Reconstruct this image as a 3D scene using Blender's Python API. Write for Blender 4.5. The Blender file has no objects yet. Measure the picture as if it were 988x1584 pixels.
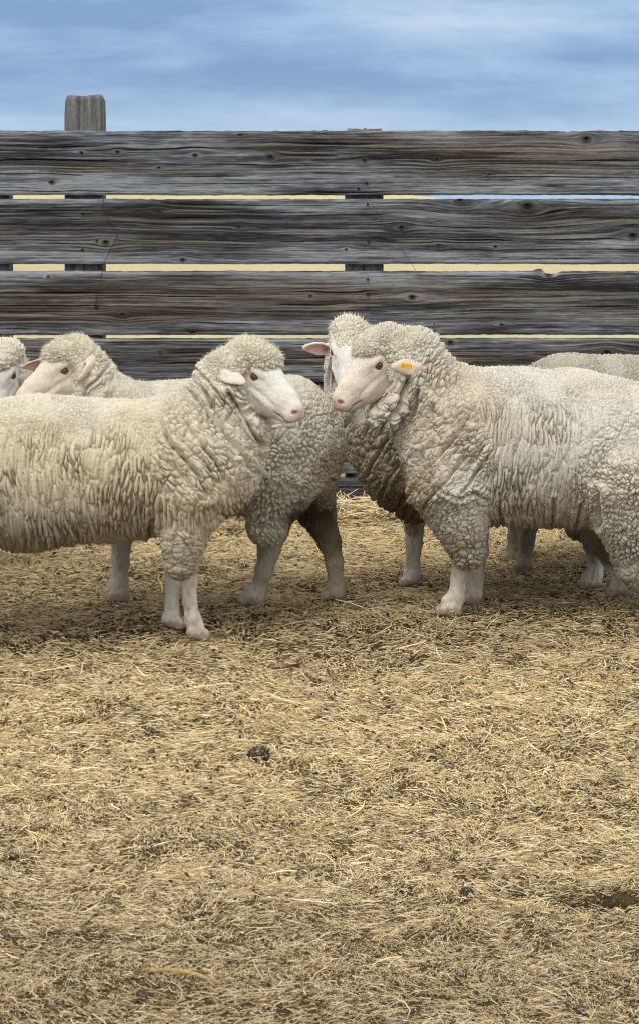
import bpy, math, time
import numpy as np
import openvdb

T0 = time.time()
R = math.radians
rng = np.random.default_rng(7)

# ------------------------------------------------------------------ camera, sky, sun, exposure
H = 1.293            # eye height
F = 3562.5           # focal length in photograph pixels (frame 988 x 1584)
HY = 312.0           # horizon row
FENCE_D = 9.5
sc = bpy.context.scene
cam_d = bpy.data.cameras.new('camera')
cam = bpy.data.objects.new('camera', cam_d)
sc.collection.objects.link(cam)
cam.location = (0, 0, H)
cam.rotation_euler = (R(90), 0, 0)
cam_d.sensor_fit = 'VERTICAL'
cam_d.sensor_height = 24.0
cam_d.lens = 24.0 * F / 1584.0
cam_d.shift_y = -(792.0 - HY) / 1584.0
cam_d.clip_start = 0.1
cam_d.clip_end = 5000
cam_d.dof.use_dof = True
cam_d.dof.focus_distance = 7.0
cam_d.dof.aperture_fstop = 13.0
sc.camera = cam
sc.view_settings.view_transform = 'Standard'
sc.view_settings.look = 'None'
sc.view_settings.gamma = 1.0
sc.view_settings.exposure = 0.25
sc.render.engine = 'CYCLES'
sc.cycles.max_bounces = 6
sc.cycles.diffuse_bounces = 3
sc.cycles.pixel_filter_type = 'BLACKMAN_HARRIS'
sc.cycles.filter_width = 1.1

SUN_EL, SUN_AZ = 58.0, -150.0     # azimuth measured from +Y towards +X
world = bpy.data.worlds.new('World')
sc.world = world
world.use_nodes = True
nt = world.node_tree
nt.nodes.clear()
def N(tree, typ, **kw):
    n = tree.nodes.new(typ)
    for k, v in kw.items():
        if k in n.inputs.keys() if isinstance(k, str) else False:
            n.inputs[k].default_value = v
        else:
            setattr(n, k, v)
    return n
def L(tree, a, b):
    tree.links.new(a, b)
out = N(nt, 'ShaderNodeOutputWorld')
bg = N(nt, 'ShaderNodeBackground')
bg.inputs['Strength'].default_value = 0.12
sky = N(nt, 'ShaderNodeTexSky', sky_type='NISHITA', sun_disc=False)
sky.sun_elevation = R(SUN_EL); sky.sun_rotation = R(SUN_AZ)
tc = N(nt, 'ShaderNodeTexCoord')
mp = N(nt, 'ShaderNodeMapping'); mp.inputs['Scale'].default_value = (3.4, 3.4, 22.0)
mp.inputs['Location'].default_value = (7.4, 1.0, 4.1)
mp.inputs['Rotation'].default_value = (0, R(6), 0)
L(nt, tc.outputs['Generated'], mp.inputs['Vector'])
n1 = N(nt, 'ShaderNodeTexNoise'); n1.inputs['Scale'].default_value = 1.0
n1.inputs['Detail'].default_value = 8.0; n1.inputs['Roughness'].default_value = 0.58
n1.inputs['Distortion'].default_value = 0.15
L(nt, mp.outputs['Vector'], n1.inputs['Vector'])
cr = N(nt, 'ShaderNodeValToRGB')
e = cr.color_ramp.elements
e[0].position = 0.38; e[0].color = (0.19, 0.32, 0.54, 1)
e[1].position = 0.60; e[1].color = (0.54, 0.645, 0.785, 1)
m1 = cr.color_ramp.elements.new(0.48); m1.color = (0.32, 0.46, 0.68, 1)
L(nt, n1.outputs['Fac'], cr.inputs['Fac'])
# high sky: bright pale overcast
sep = N(nt, 'ShaderNodeSeparateXYZ'); L(nt, tc.outputs['Generated'], sep.inputs[0])
mr = N(nt, 'ShaderNodeMapRange'); mr.inputs['From Min'].default_value = 0.09; mr.inputs['From Max'].default_value = 0.30
L(nt, sep.outputs['Z'], mr.inputs['Value'])
mx = N(nt, 'ShaderNodeMix', data_type='RGBA'); 
L(nt, mr.outputs['Result'], mx.inputs['Factor'])
hz = N(nt, 'ShaderNodeMapRange'); hz.inputs['From Min'].default_value = 0.0; hz.inputs['From Max'].default_value = 0.055
hz.inputs['To Min'].default_value = 0.55; hz.inputs['To Max'].default_value = 0.0
L(nt, sep.outputs['Z'], hz.inputs['Value'])
mh = N(nt, 'ShaderNodeMix', data_type='RGBA'); mh.inputs['B'].default_value = (0.46, 0.60, 0.79, 1)
L(nt, hz.outputs['Result'], mh.inputs['Factor']); L(nt, cr.outputs['Color'], mh.inputs['A'])
L(nt, mh.outputs['Result'], mx.inputs['A']); mx.inputs['B'].default_value = (1.08, 1.07, 1.06, 1)
sc10 = N(nt, 'ShaderNodeVectorMath', operation='SCALE'); sc10.inputs['Scale'].default_value = 7.9
L(nt, mx.outputs['Result'], sc10.inputs[0])
mx2 = N(nt, 'ShaderNodeMix', data_type='RGBA'); mx2.inputs['Factor'].default_value = 0.93
L(nt, sky.outputs['Color'], mx2.inputs['A']); L(nt, sc10.outputs[0], mx2.inputs['B'])
L(nt, mx2.outputs['Result'], bg.inputs['Color'])
L(nt, bg.outputs[0], out.inputs[0])

sd = bpy.data.lights.new('sun', 'SUN'); sd.energy = 0.95; sd.angle = R(25); sd.color = (1.0, 0.93, 0.82)
sun = bpy.data.objects.new('sun', sd); sc.collection.objects.link(sun)
from mathutils import Vector
sdir = Vector((math.sin(R(SUN_AZ)) * math.cos(R(SUN_EL)), math.cos(R(SUN_AZ)) * math.cos(R(SUN_EL)), math.sin(R(SUN_EL))))
sun.rotation_euler = sdir.to_track_quat('Z', 'Y').to_euler()
sun.location = (0, 0, 20)

# ------------------------------------------------------------------ helpers
def at(px, py, d):
    return np.array([(px - 494.0) * d / F, d, H - (py - HY) * d / F])
def ground_d(py):
    return H * F / (py - HY)
def lin(r, g, b):
    f = lambda c: (c / 255 / 12.92) if c / 255 <= 0.04045 else ((c / 255 + 0.055) / 1.055) ** 2.4
    return np.array([f(r), f(g), f(b)])
def sstep(a, b, x):
    t = np.clip((x - a) / (b - a), 0, 1)
    return t * t * (3 - 2 * t)
_T = np.random.default_rng(11).random((64, 64, 64)).astype(np.float32)
def vnoise(p):
    """trilinear value noise in 0..1 at points (n,3)"""
    i = np.floor(p).astype(np.int64); f = (p - i).astype(np.float32); f = f * f * (3 - 2 * f)
    i0 = i & 63; i1 = (i + 1) & 63
    x0, y0, z0 = i0.T; x1, y1, z1 = i1.T; fx, fy, fz = f.T
    a = _T[x0, y0, z0] * (1 - fx) + _T[x1, y0, z0] * fx
    b = _T[x0, y1, z0] * (1 - fx) + _T[x1, y1, z0] * fx
    c = _T[x0, y0, z1] * (1 - fx) + _T[x1, y0, z1] * fx
    d = _T[x0, y1, z1] * (1 - fx) + _T[x1, y1, z1] * fx
    return (a * (1 - fy) + b * fy) * (1 - fz) + (c * (1 - fy) + d * fy) * fz
def fbm(p, o=4):
    s = 0; a = 1; t = 0
    for k in range(o):
        s = s + a * vnoise(p * 2 ** k + 17.3 * k); t += a; a *= 0.5
    return s / t
def vvec(p):
    return np.stack([vnoise(p), vnoise(p + 31.7), vnoise(p + 59.1)], 1) - 0.5
_TV = np.random.default_rng(5).random((32, 32, 32, 3)).astype(np.float32)
def worley(p):
    i = np.floor(p).astype(np.int64); f = (p - i).astype(np.float32)
    f1 = np.full(len(p), 9.0, np.float32); f2 = f1.copy(); idr = np.zeros(len(p), np.float32)
    for dx in (-1, 0, 1):
        for dy in (-1, 0, 1):
            for dz in (-1, 0, 1):
                c = i + (dx, dy, dz)
                v = _TV[c[:, 0] & 31, c[:, 1] & 31, c[:, 2] & 31]
                q = v * 0.9 + np.array([dx, dy, dz], np.float32) - f
                d = np.sqrt((q * q).sum(1))
                new = d < f1
                f2 = np.where(new, f1, np.minimum(f2, d))
                idr = np.where(new, v[:, 0], idr)
                f1 = np.where(new, d, f1)
    return f1, f2, idr

def mesh_obj(name, V, faces, mat, parent=None, col=None, smooth=True, origin=None):
    """faces: list of int arrays (n,k)"""
    V = np.asarray(V, np.float32)
    if origin is not None:
        V = V - np.asarray(origin, np.float32)
    me = bpy.data.meshes.new(name)
    me.vertices.add(len(V)); me.vertices.foreach_set('co', V.ravel())
    if not isinstance(faces, list): faces = [faces]
    faces = [np.asarray(f, np.int32) for f in faces if len(f)]
    nl = sum(f.size for f in faces); nf = sum(len(f) for f in faces)
    me.loops.add(nl); me.polygons.add(nf)
    me.loops.foreach_set('vertex_index', np.concatenate([f.ravel() for f in faces]))
    st = []; o = 0
    for f in faces:
        st.append(o + np.arange(len(f)) * f.shape[1]); o += f.size
    me.polygons.foreach_set('loop_start', np.concatenate(st).astype(np.int32))
    me.polygons.foreach_set('use_smooth', np.full(nf, smooth, bool))
    if col is not None:
        a = me.color_attributes.new('col', 'FLOAT_COLOR', 'POINT')
        c = np.ones((len(V), 4), np.float32); c[:, :3] = col
        a.data.foreach_set('color', c.ravel())
    me.update(calc_edges=True)
    me.validate()
    if mat: me.materials.append(mat)
    o = bpy.data.objects.new(name, me); sc.collection.objects.link(o)
    if parent is not None: o.parent = parent
    return o
def vnormals(V, Q):
    me = bpy.data.meshes.new('tmp')
    me.vertices.add(len(V)); me.vertices.foreach_set('co', np.asarray(V, np.float32).ravel())
    me.loops.add(Q.size); me.polygons.add(len(Q))
    me.loops.foreach_set('vertex_index', Q.astype(np.int32).ravel())
    me.polygons.foreach_set('loop_start', (np.arange(len(Q)) * Q.shape[1]).astype(np.int32))
    me.update(calc_edges=True)
    n = np.empty(len(V) * 3, np.float32)
    me.vertices.foreach_get('normal', n)
    bpy.data.meshes.remove(me)
    return n.reshape(-1, 3)
def empty(name, loc, label, cat, group=None):
    o = bpy.data.objects.new(name, None); sc.collection.objects.link(o)
    o.location = tuple(float(v) for v in loc); o.empty_display_size = 0.1
    tag(o, label, cat, group)
    return o
def tag(o, label, cat, group=None):
    o['label'] = label; o['category'] = cat
    if group: o['group'] = group
def unit(v):
    v = np.asarray(v, float); return v / np.linalg.norm(v)

# tubes along polylines with radii -> verts, quads (n sides)
def tube(pts, rad, n=8, squash=1.0, cap=True):
    pts = np.asarray(pts, float); rad = np.asarray(rad, float)
    t = np.gradient(pts, axis=0); t /= np.linalg.norm(t, axis=1)[:, None] + 1e-9
    ref = np.array([0, 1, 0.01]) if abs(t[0][1]) < 0.8 else np.array([0, 0, 1.0])
    V = []
    for p, tt, r in zip(pts, t, rad):
        u = unit(np.cross(tt, ref)); v = np.cross(tt, u)
        a = np.arange(n) * 2 * math.pi / n
        V.append(p + r * (np.cos(a)[:, None] * u + squash * np.sin(a)[:, None] * v))
    V = np.concatenate(V); Q = []
    for k in range(len(pts) - 1):
        for j in range(n):
            Q.append([k * n + j, k * n + (j + 1) % n, (k + 1) * n + (j + 1) % n, (k + 1) * n + j])
    m = len(V)
    V = np.vstack([V, pts[0], pts[-1]])
    Tn = [[m, (j + 1) % n, j] for j in range(n)] + [[m + 1, (len(pts) - 1) * n + j, (len(pts) - 1) * n + (j + 1) % n] for j in range(n)]
    return V, [np.array(Q), np.array(Tn)]
def merge(parts):
    V = []; F3 = []; F4 = []; o = 0; C = []
    for p in parts:
        v, fs = p[0], p[1]
        for f in (fs if isinstance(fs, list) else [fs]):
            f = np.asarray(f)
            if not len(f): continue
            (F3 if f.shape[1] == 3 else F4).append(f + o)
        V.append(v); o += len(v)
        if len(p) > 2: C.append(np.broadcast_to(p[2], (len(v), 3)))
    fl = []
    if F4: fl.append(np.concatenate(F4))
    if F3: fl.append(np.concatenate(F3))
    return np.concatenate(V), fl, (np.concatenate(C) if C else None)

# ------------------------------------------------------------------ materials
def base_mat(name, rough=0.9, spec=0.2):
    m = bpy.data.materials.new(name); m.use_nodes = True
    t = m.node_tree; b = t.nodes['Principled BSDF']
    b.inputs['Roughness'].default_value = rough
    b.inputs['Specular IOR Level'].default_value = spec
    return m, t, b
def attr_mat(name, rough=0.9, spec=0.15, nscale=(300, 300, 300), namp=0.25, bump=0.3, bdist=0.002, sheen=0.0, detail=3):
    m, t, b = base_mat(name, rough, spec)
    at_ = N(t, 'ShaderNodeAttribute', attribute_name='col')
    tcn = N(t, 'ShaderNodeTexCoord')
    mpn = N(t, 'ShaderNodeMapping'); mpn.inputs['Scale'].default_value = nscale
    L(t, tcn.outputs['Object'], mpn.inputs['Vector'])
    nz = N(t, 'ShaderNodeTexNoise'); nz.inputs['Scale'].default_value = 1.0
    nz.inputs['Detail'].default_value = detail; nz.inputs['Roughness'].default_value = 0.65
    L(t, mpn.outputs[0], nz.inputs['Vector'])
    r_ = N(t, 'ShaderNodeMapRange'); r_.inputs['From Min'].default_value = 0.3; r_.inputs['From Max'].default_value = 0.7
    r_.inputs['To Min'].default_value = 1 - namp; r_.inputs['To Max'].default_value = 1 + namp
    L(t, nz.outputs['Fac'], r_.inputs['Value'])
    vm = N(t, 'ShaderNodeVectorMath', operation='SCALE')
    L(t, at_.outputs['Color'], vm.inputs[0]); L(t, r_.outputs['Result'], vm.inputs['Scale'])
    L(t, vm.outputs[0], b.inputs['Base Color'])
    bp = N(t, 'ShaderNodeBump'); bp.inputs['Strength'].default_value = bump; bp.inputs['Distance'].default_value = bdist
    L(t, nz.outputs['Fac'], bp.inputs['Height']); L(t, bp.outputs[0], b.inputs['Normal'])
    if sheen:
        b.inputs['Sheen Weight'].default_value = sheen; b.inputs['Sheen Roughness'].default_value = 0.6
    return m
M_wool = attr_mat('wool', 1.0, 0.0, (260, 260, 260), 0.16, 0.7, 0.004)
M_skin = attr_mat('short_haired_skin', 0.9, 0.12, (240, 240, 130), 0.14, 0.6, 0.002)
M_wood = attr_mat('weathered_wood', 0.85, 0.15, (30, 60, 330), 0.26, 0.6, 0.003, detail=4)
M_postwood = attr_mat('post_wood', 0.9, 0.1, (200, 200, 60), 0.40, 0.8, 0.004, detail=5)
M_straw = attr_mat('straw', 0.85, 0.1, (60, 60, 60), 0.15, 0.0, 0.001)
M_dung = attr_mat('dung', 0.8, 0.2, (150, 150, 150), 0.5, 0.8, 0.004)
M_eye = attr_mat('eyeball', 0.08, 0.6, (10, 10, 10), 0.0, 0.0, 0.001)
M_tag = attr_mat('ear_tag_plastic', 0.4, 0.4, (40, 40, 40), 0.08, 0.0, 0.001)
M_misc = attr_mat('small_thing', 0.7, 0.3, (120, 120, 120), 0.3, 0.5, 0.002)

# ------------------------------------------------------------------ ground
def ground_z(x, y):
    p = np.stack([x, y, np.zeros_like(x)], 1)
    near = sstep(11.5, 9.4, y)
    z = (fbm(p * 2.2, 3) - 0.5) * 0.035 + (fbm(p * 11 + 5, 3) - 0.5) * 0.022 * near
    # a hoof-sized hole by the right side, a heap of litter along the foot of the fence
    hx, hy = HOLE
    u = (x - hx) / 0.16; v = (y - hy) / 0.05
    z = z - 0.09 * np.exp(-(u * u) ** 2 - (v * v) ** 2)
    z = z + 0.03 * np.exp(-((y - 9.4) / 0.18) ** 2)
    return z
HOLE = tuple(at(1010, 1402, ground_d(1402))[:2])
def axis(segs):
    o = []
    for a, b, s in segs: o += list(np.arange(a, b, s))
    return np.array(o + [segs[-1][1]])
xs = axis([(-900, -100, 100), (-100, -10, 10), (-10, -2.4, 0.4), (-2.4, 2.4, 0.016), (2.4, 10, 0.4), (10, 100, 10), (100, 900, 100)])
ys = axis([(-20, 2, 1.0), (2, 3.3, 0.1), (3.3, 9.9, 0.016), (9.9, 14, 0.2), (14, 60, 2), (60, 300, 20), (300, 3000, 150)])
gx, gy = np.meshgrid(xs, ys, indexing='ij')
gz = ground_z(gx.ravel(), gy.ravel())
GV = np.stack([gx.ravel(), gy.ravel(), gz], 1)
nx, ny = len(xs), len(ys)
ii, jj = np.meshgrid(np.arange(nx - 1), np.arange(ny - 1), indexing='ij')
a_ = (ii * ny + jj).ravel()
GQ = np.stack([a_, a_ + ny, a_ + ny + 1, a_ + 1], 1)
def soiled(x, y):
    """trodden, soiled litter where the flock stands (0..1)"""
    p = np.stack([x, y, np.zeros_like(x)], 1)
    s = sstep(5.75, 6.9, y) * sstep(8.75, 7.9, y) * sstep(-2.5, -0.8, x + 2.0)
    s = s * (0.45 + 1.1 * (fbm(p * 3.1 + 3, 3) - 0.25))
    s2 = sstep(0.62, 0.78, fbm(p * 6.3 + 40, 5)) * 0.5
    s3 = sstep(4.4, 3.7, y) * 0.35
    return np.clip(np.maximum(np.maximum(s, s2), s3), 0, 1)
pn = np.stack([gx.ravel() * 9, gy.ravel() * 9, gz * 0], 1)
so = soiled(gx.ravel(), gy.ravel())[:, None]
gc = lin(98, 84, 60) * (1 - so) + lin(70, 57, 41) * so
gc = gc * (0.6 + 0.8 * fbm(pn, 4))[:, None]
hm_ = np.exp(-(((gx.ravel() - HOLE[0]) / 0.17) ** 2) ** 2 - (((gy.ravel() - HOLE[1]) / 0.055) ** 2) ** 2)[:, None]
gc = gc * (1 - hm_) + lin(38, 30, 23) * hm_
far = sstep(9.8, 12, gy.ravel())[:, None]
gc = gc * (1 - far) + lin(196, 184, 144) * (0.85 + 0.3 * fbm(np.stack([gx.ravel() * .7, gy.ravel() * .2, gz * 0], 1), 3))[:, None] * far
M_ground = attr_mat('trodden_earth', 0.95, 0.05, (90, 90, 90), 0.55, 0.8, 0.012, detail=6)
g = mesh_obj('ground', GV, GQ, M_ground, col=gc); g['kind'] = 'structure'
# low pasture rise far off, higher to the left
hx = np.linspace(-160, 160, 60); hy = np.linspace(0, 1, 14)
HXX, HYY = np.meshgrid(hx, hy, indexing='ij')
prof = np.sin(HYY * math.pi) ** 0.8
top = 0.35 + 2.4 * sstep(29, 12, HXX) + 0.1 * np.sin(HXX * 0.09)
HVv = np.stack([HXX.ravel(), 350 + 80 * HYY.ravel(), (-0.6 + prof * (top + 0.6) + 0.05 * np.sin(HXX * 2.1) * prof).ravel()], 1)
ii, jj = np.meshgrid(np.arange(59), np.arange(13), indexing='ij'); a_ = (ii * 14 + jj).ravel()
h_ = mesh_obj('hill', HVv, np.stack([a_, a_ + 14, a_ + 15, a_ + 1], 1), M_ground,
              col=lin(196, 184, 144) * (0.9 + 0.2 * rng.random((len(HVv), 1))))
h_['kind'] = 'structure'
print('ground', time.time() - T0)

# ------------------------------------------------------------------ straw litter
def straw_cloud(n, lmin, lmax, w, kind, curl=0.5, lift=0.018, ylim=(3.35, 9.44), seed=1, tone=1.0):
    g_ = np.random.default_rng(seed)
    # density ~ even on the ground
    y = g_.uniform(ylim[0], ylim[1], n * 2)
    x = g_.uniform(-1, 1, n * 2) * (0.28 + y * 0.162)
    keep = g_.random(n * 2) < (0.28 + y * 0.162) / (0.28 + ylim[1] * 0.162) / np.clip(y / 6.2, 0.62, 1) ** 1.2
    x, y = x[keep], y[keep]
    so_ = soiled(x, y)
    pp = np.stack([x * 6, y * 6, x * 0], 1)
    gap = sstep(0.34, 0.50, fbm(np.stack([x * 34, y * 26, x * 0 + 3], 1), 2)) * (0.5 + 0.5 * sstep(0.3, 0.45, fbm(np.stack([x * 90, y * 70, x * 0 + 8], 1), 2)))
    k2 = g_.random(len(x)) < np.clip(0.60 + 0.6 * fbm(pp, 3) - 0.48 * so_, 0.10, 1) * (0.26 + 0.74 * gap)
    x, y, so_ = x[k2], y[k2], so_[k2]
    hx_, hy_ = HOLE
    k3 = (((x - hx_) / 0.15) ** 2 + ((y - hy_) / 0.045) ** 2) > 1
    x, y, so_ = x[k3], y[k3], so_[k3]
    m = len(x)
    ln = lmin + (lmax - lmin) * g_.random(m) ** 2.6
    th = g_.uniform(0, 2 * math.pi, m)
    # mats of litter share a rough direction
    th = np.where(g_.random(m) < 0.5, (fbm(np.stack([x, y, x * 0 + 9], 1) * 1.7, 2) * 14), th)
    tl = g_.normal(0, 0.22, m)
    near_f = np.clip(y / 6.2, 0.62, 1.15)
    ww = w * g_.uniform(0.6, 1.5, m) * near_f; ln = ln * (0.35 + 0.65 * near_f)
    bend = g_.normal(0, curl, m)
    z0 = ground_z(x, y) + 0.002 + g_.random(m) ** 1.8 * lift
    S = 3 if kind == 'chaff' else 4
    t = np.linspace(-0.5, 0.5, S)
    V = []
    for k in range(S):
        a = th + bend * t[k]
        cx = x + ln * t[k] * np.cos(a); cy = y + ln * t[k] * np.sin(a)
        cz = z0 + ln * t[k] * np.sin(tl) - 0.15 * np.abs(bend) * ln * (t[k] ** 2) 
        px_, py_ = -np.sin(a), np.cos(a)
        tap = 1.0 if 0 < k < S - 1 else 0.65
        hw = ww * 0.5 * tap
        V.append(np.stack([cx - px_ * hw, cy - py_ * hw, cz], 1))
        if kind != 'chaff':
            V.append(np.stack([cx, cy, cz + hw * 1.2], 1))
        V.append(np.stack([cx + px_ * hw, cy + py_ * hw, cz], 1))
    per = len(V)
    V = np.stack(V, 1).reshape(-1, 3)
    r = per // S
    b0 = (np.arange(m) * per)[:, None]
    qs = []
    for k in range(S - 1):
        for j in range(r - 1):
            i0 = k * r + j
            qs.append(b0 + np.array([i0, i0 + 1, i0 + r + 1, i0 + r]))
    Q = np.concatenate(qs)
    c1, c2, c3, c4 = lin(240, 219, 170), lin(204, 180, 132), lin(124, 109, 80), lin(236, 228, 202)
    u = g_.random(m)[:, None]
    c = np.where(u < 0.36, c1, np.where(u < 0.68, c2, np.where(u < 0.84, c3, c4)))
    c = c * g_.uniform(0.68, 1.32, m)[:, None] * tone * np.array([1.01, 0.985, 0.955])
    fg = sstep(5.2, 3.8, y)[:, None]; c = c * (1 - fg) + (c * np.array([0.90, 0.90, 0.94])) * fg
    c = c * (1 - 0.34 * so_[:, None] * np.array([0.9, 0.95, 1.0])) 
    return V, Q, np.repeat(c, per, 0)
P1 = straw_cloud(190000, 0.010, 0.055, 0.0019, 'stem', 0.8, 0.024, seed=1)
P2 = straw_cloud(520000, 0.004, 0.024, 0.0020, 'chaff', 0.9, 0.020, seed=2, tone=0.95)
P3 = straw_cloud(1800, 0.06, 0.17, 0.0030, 'stem', 0.7, 0.030, seed=3, tone=1.06)
P4 = straw_cloud(9000, 0.05, 0.22, 0.0030, 'stem', 0.9, 0.07, ylim=(9.15, 9.44), seed=4, tone=1.05)
P5 = straw_cloud(2800, 0.006, 0.016, 0.0075, 'stem', 0.4, 0.030, seed=5)
P5 = (P5[0], P5[1], P5[2] * 0 + lin(58, 50, 40))
V, fl, C = merge([P1, P2, P3, P4, P5])
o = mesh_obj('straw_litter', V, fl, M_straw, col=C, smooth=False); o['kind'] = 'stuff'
o['label'] = 'loose dry straw trodden over the ground of the pen'
print('straw', len(V), time.time() - T0)

# ------------------------------------------------------------------ fence
fence = empty('fence', (0, FENCE_D, 0), 'weathered grey board fence of wide horizontal planks behind the sheep', 'fence')
def fz(py): return H - (py - HY) * FENCE_D / F
def fx(px): return (px - 494) * FENCE_D / F
KN = {0: [(182, 235, 5), (302, 240, 6), (418, 243, 8), (125, 235, 3), (80, 282, 6), (563, 248, 5), (674, 246, 6), (906, 215, 9), (756, 268, 3), (372, 208, 3), (246, 259, 4)],
      1: [(164, 375, 8), (283, 402, 6), (620, 352, 8), (815, 320, 16), (710, 308, 14), (765, 381, 4), (978, 365, 11), (677, 380, 4), (370, 350, 5), (246, 326, 6), (535, 386, 4), (-60, 350, 8)],
      2: [(190, 487, 7), (637, 460, 8), (848, 424, 9), (298, 513, 6), (775, 503, 5), (75, 428, 4), (570, 454, 3), (480, 458, 4)],
      3: [(696, 530, 7), (938, 547, 12), (45, 560, 6), (560, 600, 7), (248, 545, 4)],
      4: [(400, 690, 7), (800, 660, 8), (532, 700, 4)], 5: [(530, 782, 6), (200, 770, 7)]}
PL = [(203, 302), (308.5, 408.5), (420, 518.5), (523.5, 625), (632, 733), (740, 806)]
def plank(i, pt, pb):
    x0, x1 = fx(-420), fx(1420)
    fine = i < 4
    X = np.concatenate([np.arange(x0, fx(-20), 0.03), np.arange(fx(-20), fx(1008), 0.0045 if fine else 0.008), np.arange(fx(1008), x1, 0.03)])
    nzv = 150 if fine else 60
    zt, zb = fz(pt), fz(pb)
    v = np.linspace(0, 1, nzv)
    XX, VV = np.meshgrid(X, v, indexing='ij')
    n0 = lambda s, o: (fbm(np.stack([X * s, X * 0 + o + i * 7.7, X * 0], 1), 4) - 0.5)
    top = zt + n0(6, 1) * 0.006 + (n0(45, 2)) * 0.006; bot = zb + n0(6, 3) * 0.006 + n0(40, 4) * 0.004
    if i == 2:   # bark notch in the upper edge of the third plank
        top = top - 0.012 * np.exp(-((X - fx(852)) / 0.035) ** 4)
        top = top + 0.008 * np.exp(-((X - fx(833)) / 0.02) ** 4)
    if i == 0:
        bot = bot
    Z = bot[:, None] + (top - bot)[:, None] * VV
    x_, z_ = XX.ravel(), Z.ravel()
    # grain height field bent round the knots
    ze = z_ + (fbm(np.stack([x_ * 0.9, z_ * 2.5, x_ * 0 + i * 3.1], 1), 2) - 0.5) * 0.028 + (fbm(np.stack([x_ * 5, z_ * 30, x_ * 0 + i], 1), 2) - 0.5) * 0.005
    kd = np.zeros_like(x_); kr = np.zeros_like(x_)
    for (kx, ky, r) in KN[i]:
        dx = (x_ - fx(kx)) / 2.2; dz = z_ - fz(ky); rr = r / 375 * 0.95
        r2 = dx * dx + dz * dz + 1e-6
        ze = ze - 1.0 * dz * rr * rr / (r2 + rr * rr * 0.6) * np.exp(-r2 / (rr * 9) ** 2)
        rt = np.sqrt(((x_ - fx(kx)) / 1.35) ** 2 + dz ** 2) / (rr * 0.62)
        kd = np.maximum(kd, sstep(1.25, 0.75, rt)); kr = np.maximum(kr, sstep(0.62, 0.35, rt))
    g1 = fbm(np.stack([x_ * 1.8, ze * 0, ze * 170 + i * 50], 1), 3)
    g2 = fbm(np.stack([x_ * 6, ze * 0 + 4, ze * 360 + i * 50], 1), 2)
    lines = fbm(np.stack([x_ * 2.2 + 8, ze * 0 + 2, ze * 210], 1), 2)
    crack = sstep(0.25, 0.17, fbm(np.stack([x_ * 2.0, ze * 0 + 9, ze * 150 + i * 13], 1), 2))
    if i in (0,):     # long shake two thirds down the top plank
        dz = ze - (fz(271) + 0.004 * np.sin(x_ * 3) + (fz(276) - fz(271)) * (x_ > fx(494)))
        crack = np.maximum(crack, sstep(0.0022, 0.0006, np.abs(dz)) * sstep(0.3, 0.45, vnoise(np.stack([x_ * 3.3, x_ * 0, x_ * 0], 1)) + 0.12))
    big = fbm(np.stack([x_ * 1.8, z_ * 15 + i * 3, x_ * 0 + 2 * i], 1), 4)
    med = fbm(np.stack([x_ * 4, z_ * 55, x_ * 0 + 5 * i], 1), 3)
    vv = VV.ravel()
    en = 0.6 + 0.9 * vnoise(np.stack([x_ * 2.4, z_ * 0 + i, z_ * 0], 1))
    edge = np.exp(-((vv) / (0.20 * en)) ** 2) * 1.0 + np.exp(-((1 - vv) / (0.20 * en)) ** 2) * 0.8
    if i == 0: edge = np.exp(-(vv / 0.38) ** 4) * 0.95 + np.exp(-((1 - vv) / (0.26 * en)) ** 2) * 0.6
    li = np.clip(1.6 * (big - 0.5) + 0.9 * (med - 0.5) + 0.27 + 0.50 * edge, 0, 1)
    dark, mid, lt = lin(48, 47, 49), lin(96, 100, 106), lin(158, 163, 168)
    brown = lin(80, 68, 55)
    g3 = fbm(np.stack([x_ * 22, z_ * 0 + 4, ze * 260 + i * 50], 1), 2)
    t_ = np.clip(li - 0.06 + 0.5 * (g1 - 0.5) + 0.65 * (g2 - 0.5) + 0.7 * (g3 - 0.5), 0, 1)[:, None]
    c = np.where(t_ < 0.5, dark + (mid - dark) * t_ * 2, mid + (lt - mid) * (t_ - 0.5) * 2)
    br = (sstep(0.38, 0.62, fbm(np.stack([x_ * 1.1 + 5, z_ * 9 + i * 5, x_ * 0 + i], 1), 3)) * 0.75 * np.clip(1 - edge * 1.1, 0, 1))[:, None]
    c = c * (1 - br) + (brown * (0.6 + 1.3 * t_)) * br
    ln_ = (sstep(0.56, 0.66, lines) * (0.3 + 0.7 * vnoise(np.stack([x_ * 6, ze * 60, x_ * 0], 1))))[:, None] * 0.55
    c = c * (1 - ln_) + lin(168, 164, 150) * ln_
    c = c * (1 - 0.80 * crack[:, None])
    kring = (0.5 + 0.5 * np.sin(kd * 9))[:, None]
    kc = lin(92, 80, 62) * (0.35 + 0.4 * kring); kc = kc * (1 - kr[:, None]) + lin(30, 25, 20) * kr[:, None]
    halo = np.zeros_like(x_)
    for (kx, ky, r) in KN[i]:
        rr = r / 375
        halo = np.maximum(halo, np.exp(-(((x_ - fx(kx)) / (3.4 * rr)) ** 2 + ((z_ - fz(ky)) / (1.5 * rr)) ** 2)) * (0.25 if (kx % 2) else -0.22))
    c = c * (1 + 1.1 * halo[:, None])
    c = c * (1 - kd[:, None] * 0.9) + kc * kd[:, None] * 0.9
    relief = (g1 - 0.5) * 0.004 + (g2 - 0.5) * 0.0015 - crack * 0.006 - kr * 0.006 + kd * 0.002
    rnd = 0.010 * (np.exp(-(vv * (zt - zb) / 0.006) ** 2) + np.exp(-((1 - vv) * (zt - zb) / 0.006) ** 2))
    cup = (n0(0.8, 6) * 0.012)[:, None].repeat(nzv, 1).ravel()
    y_ = FENCE_D - relief + rnd * 0.6 + cup * 0.5 + i * 0.0015
    Vf = np.stack([x_, y_, z_], 1).reshape(len(X), nzv, 3)
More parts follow.
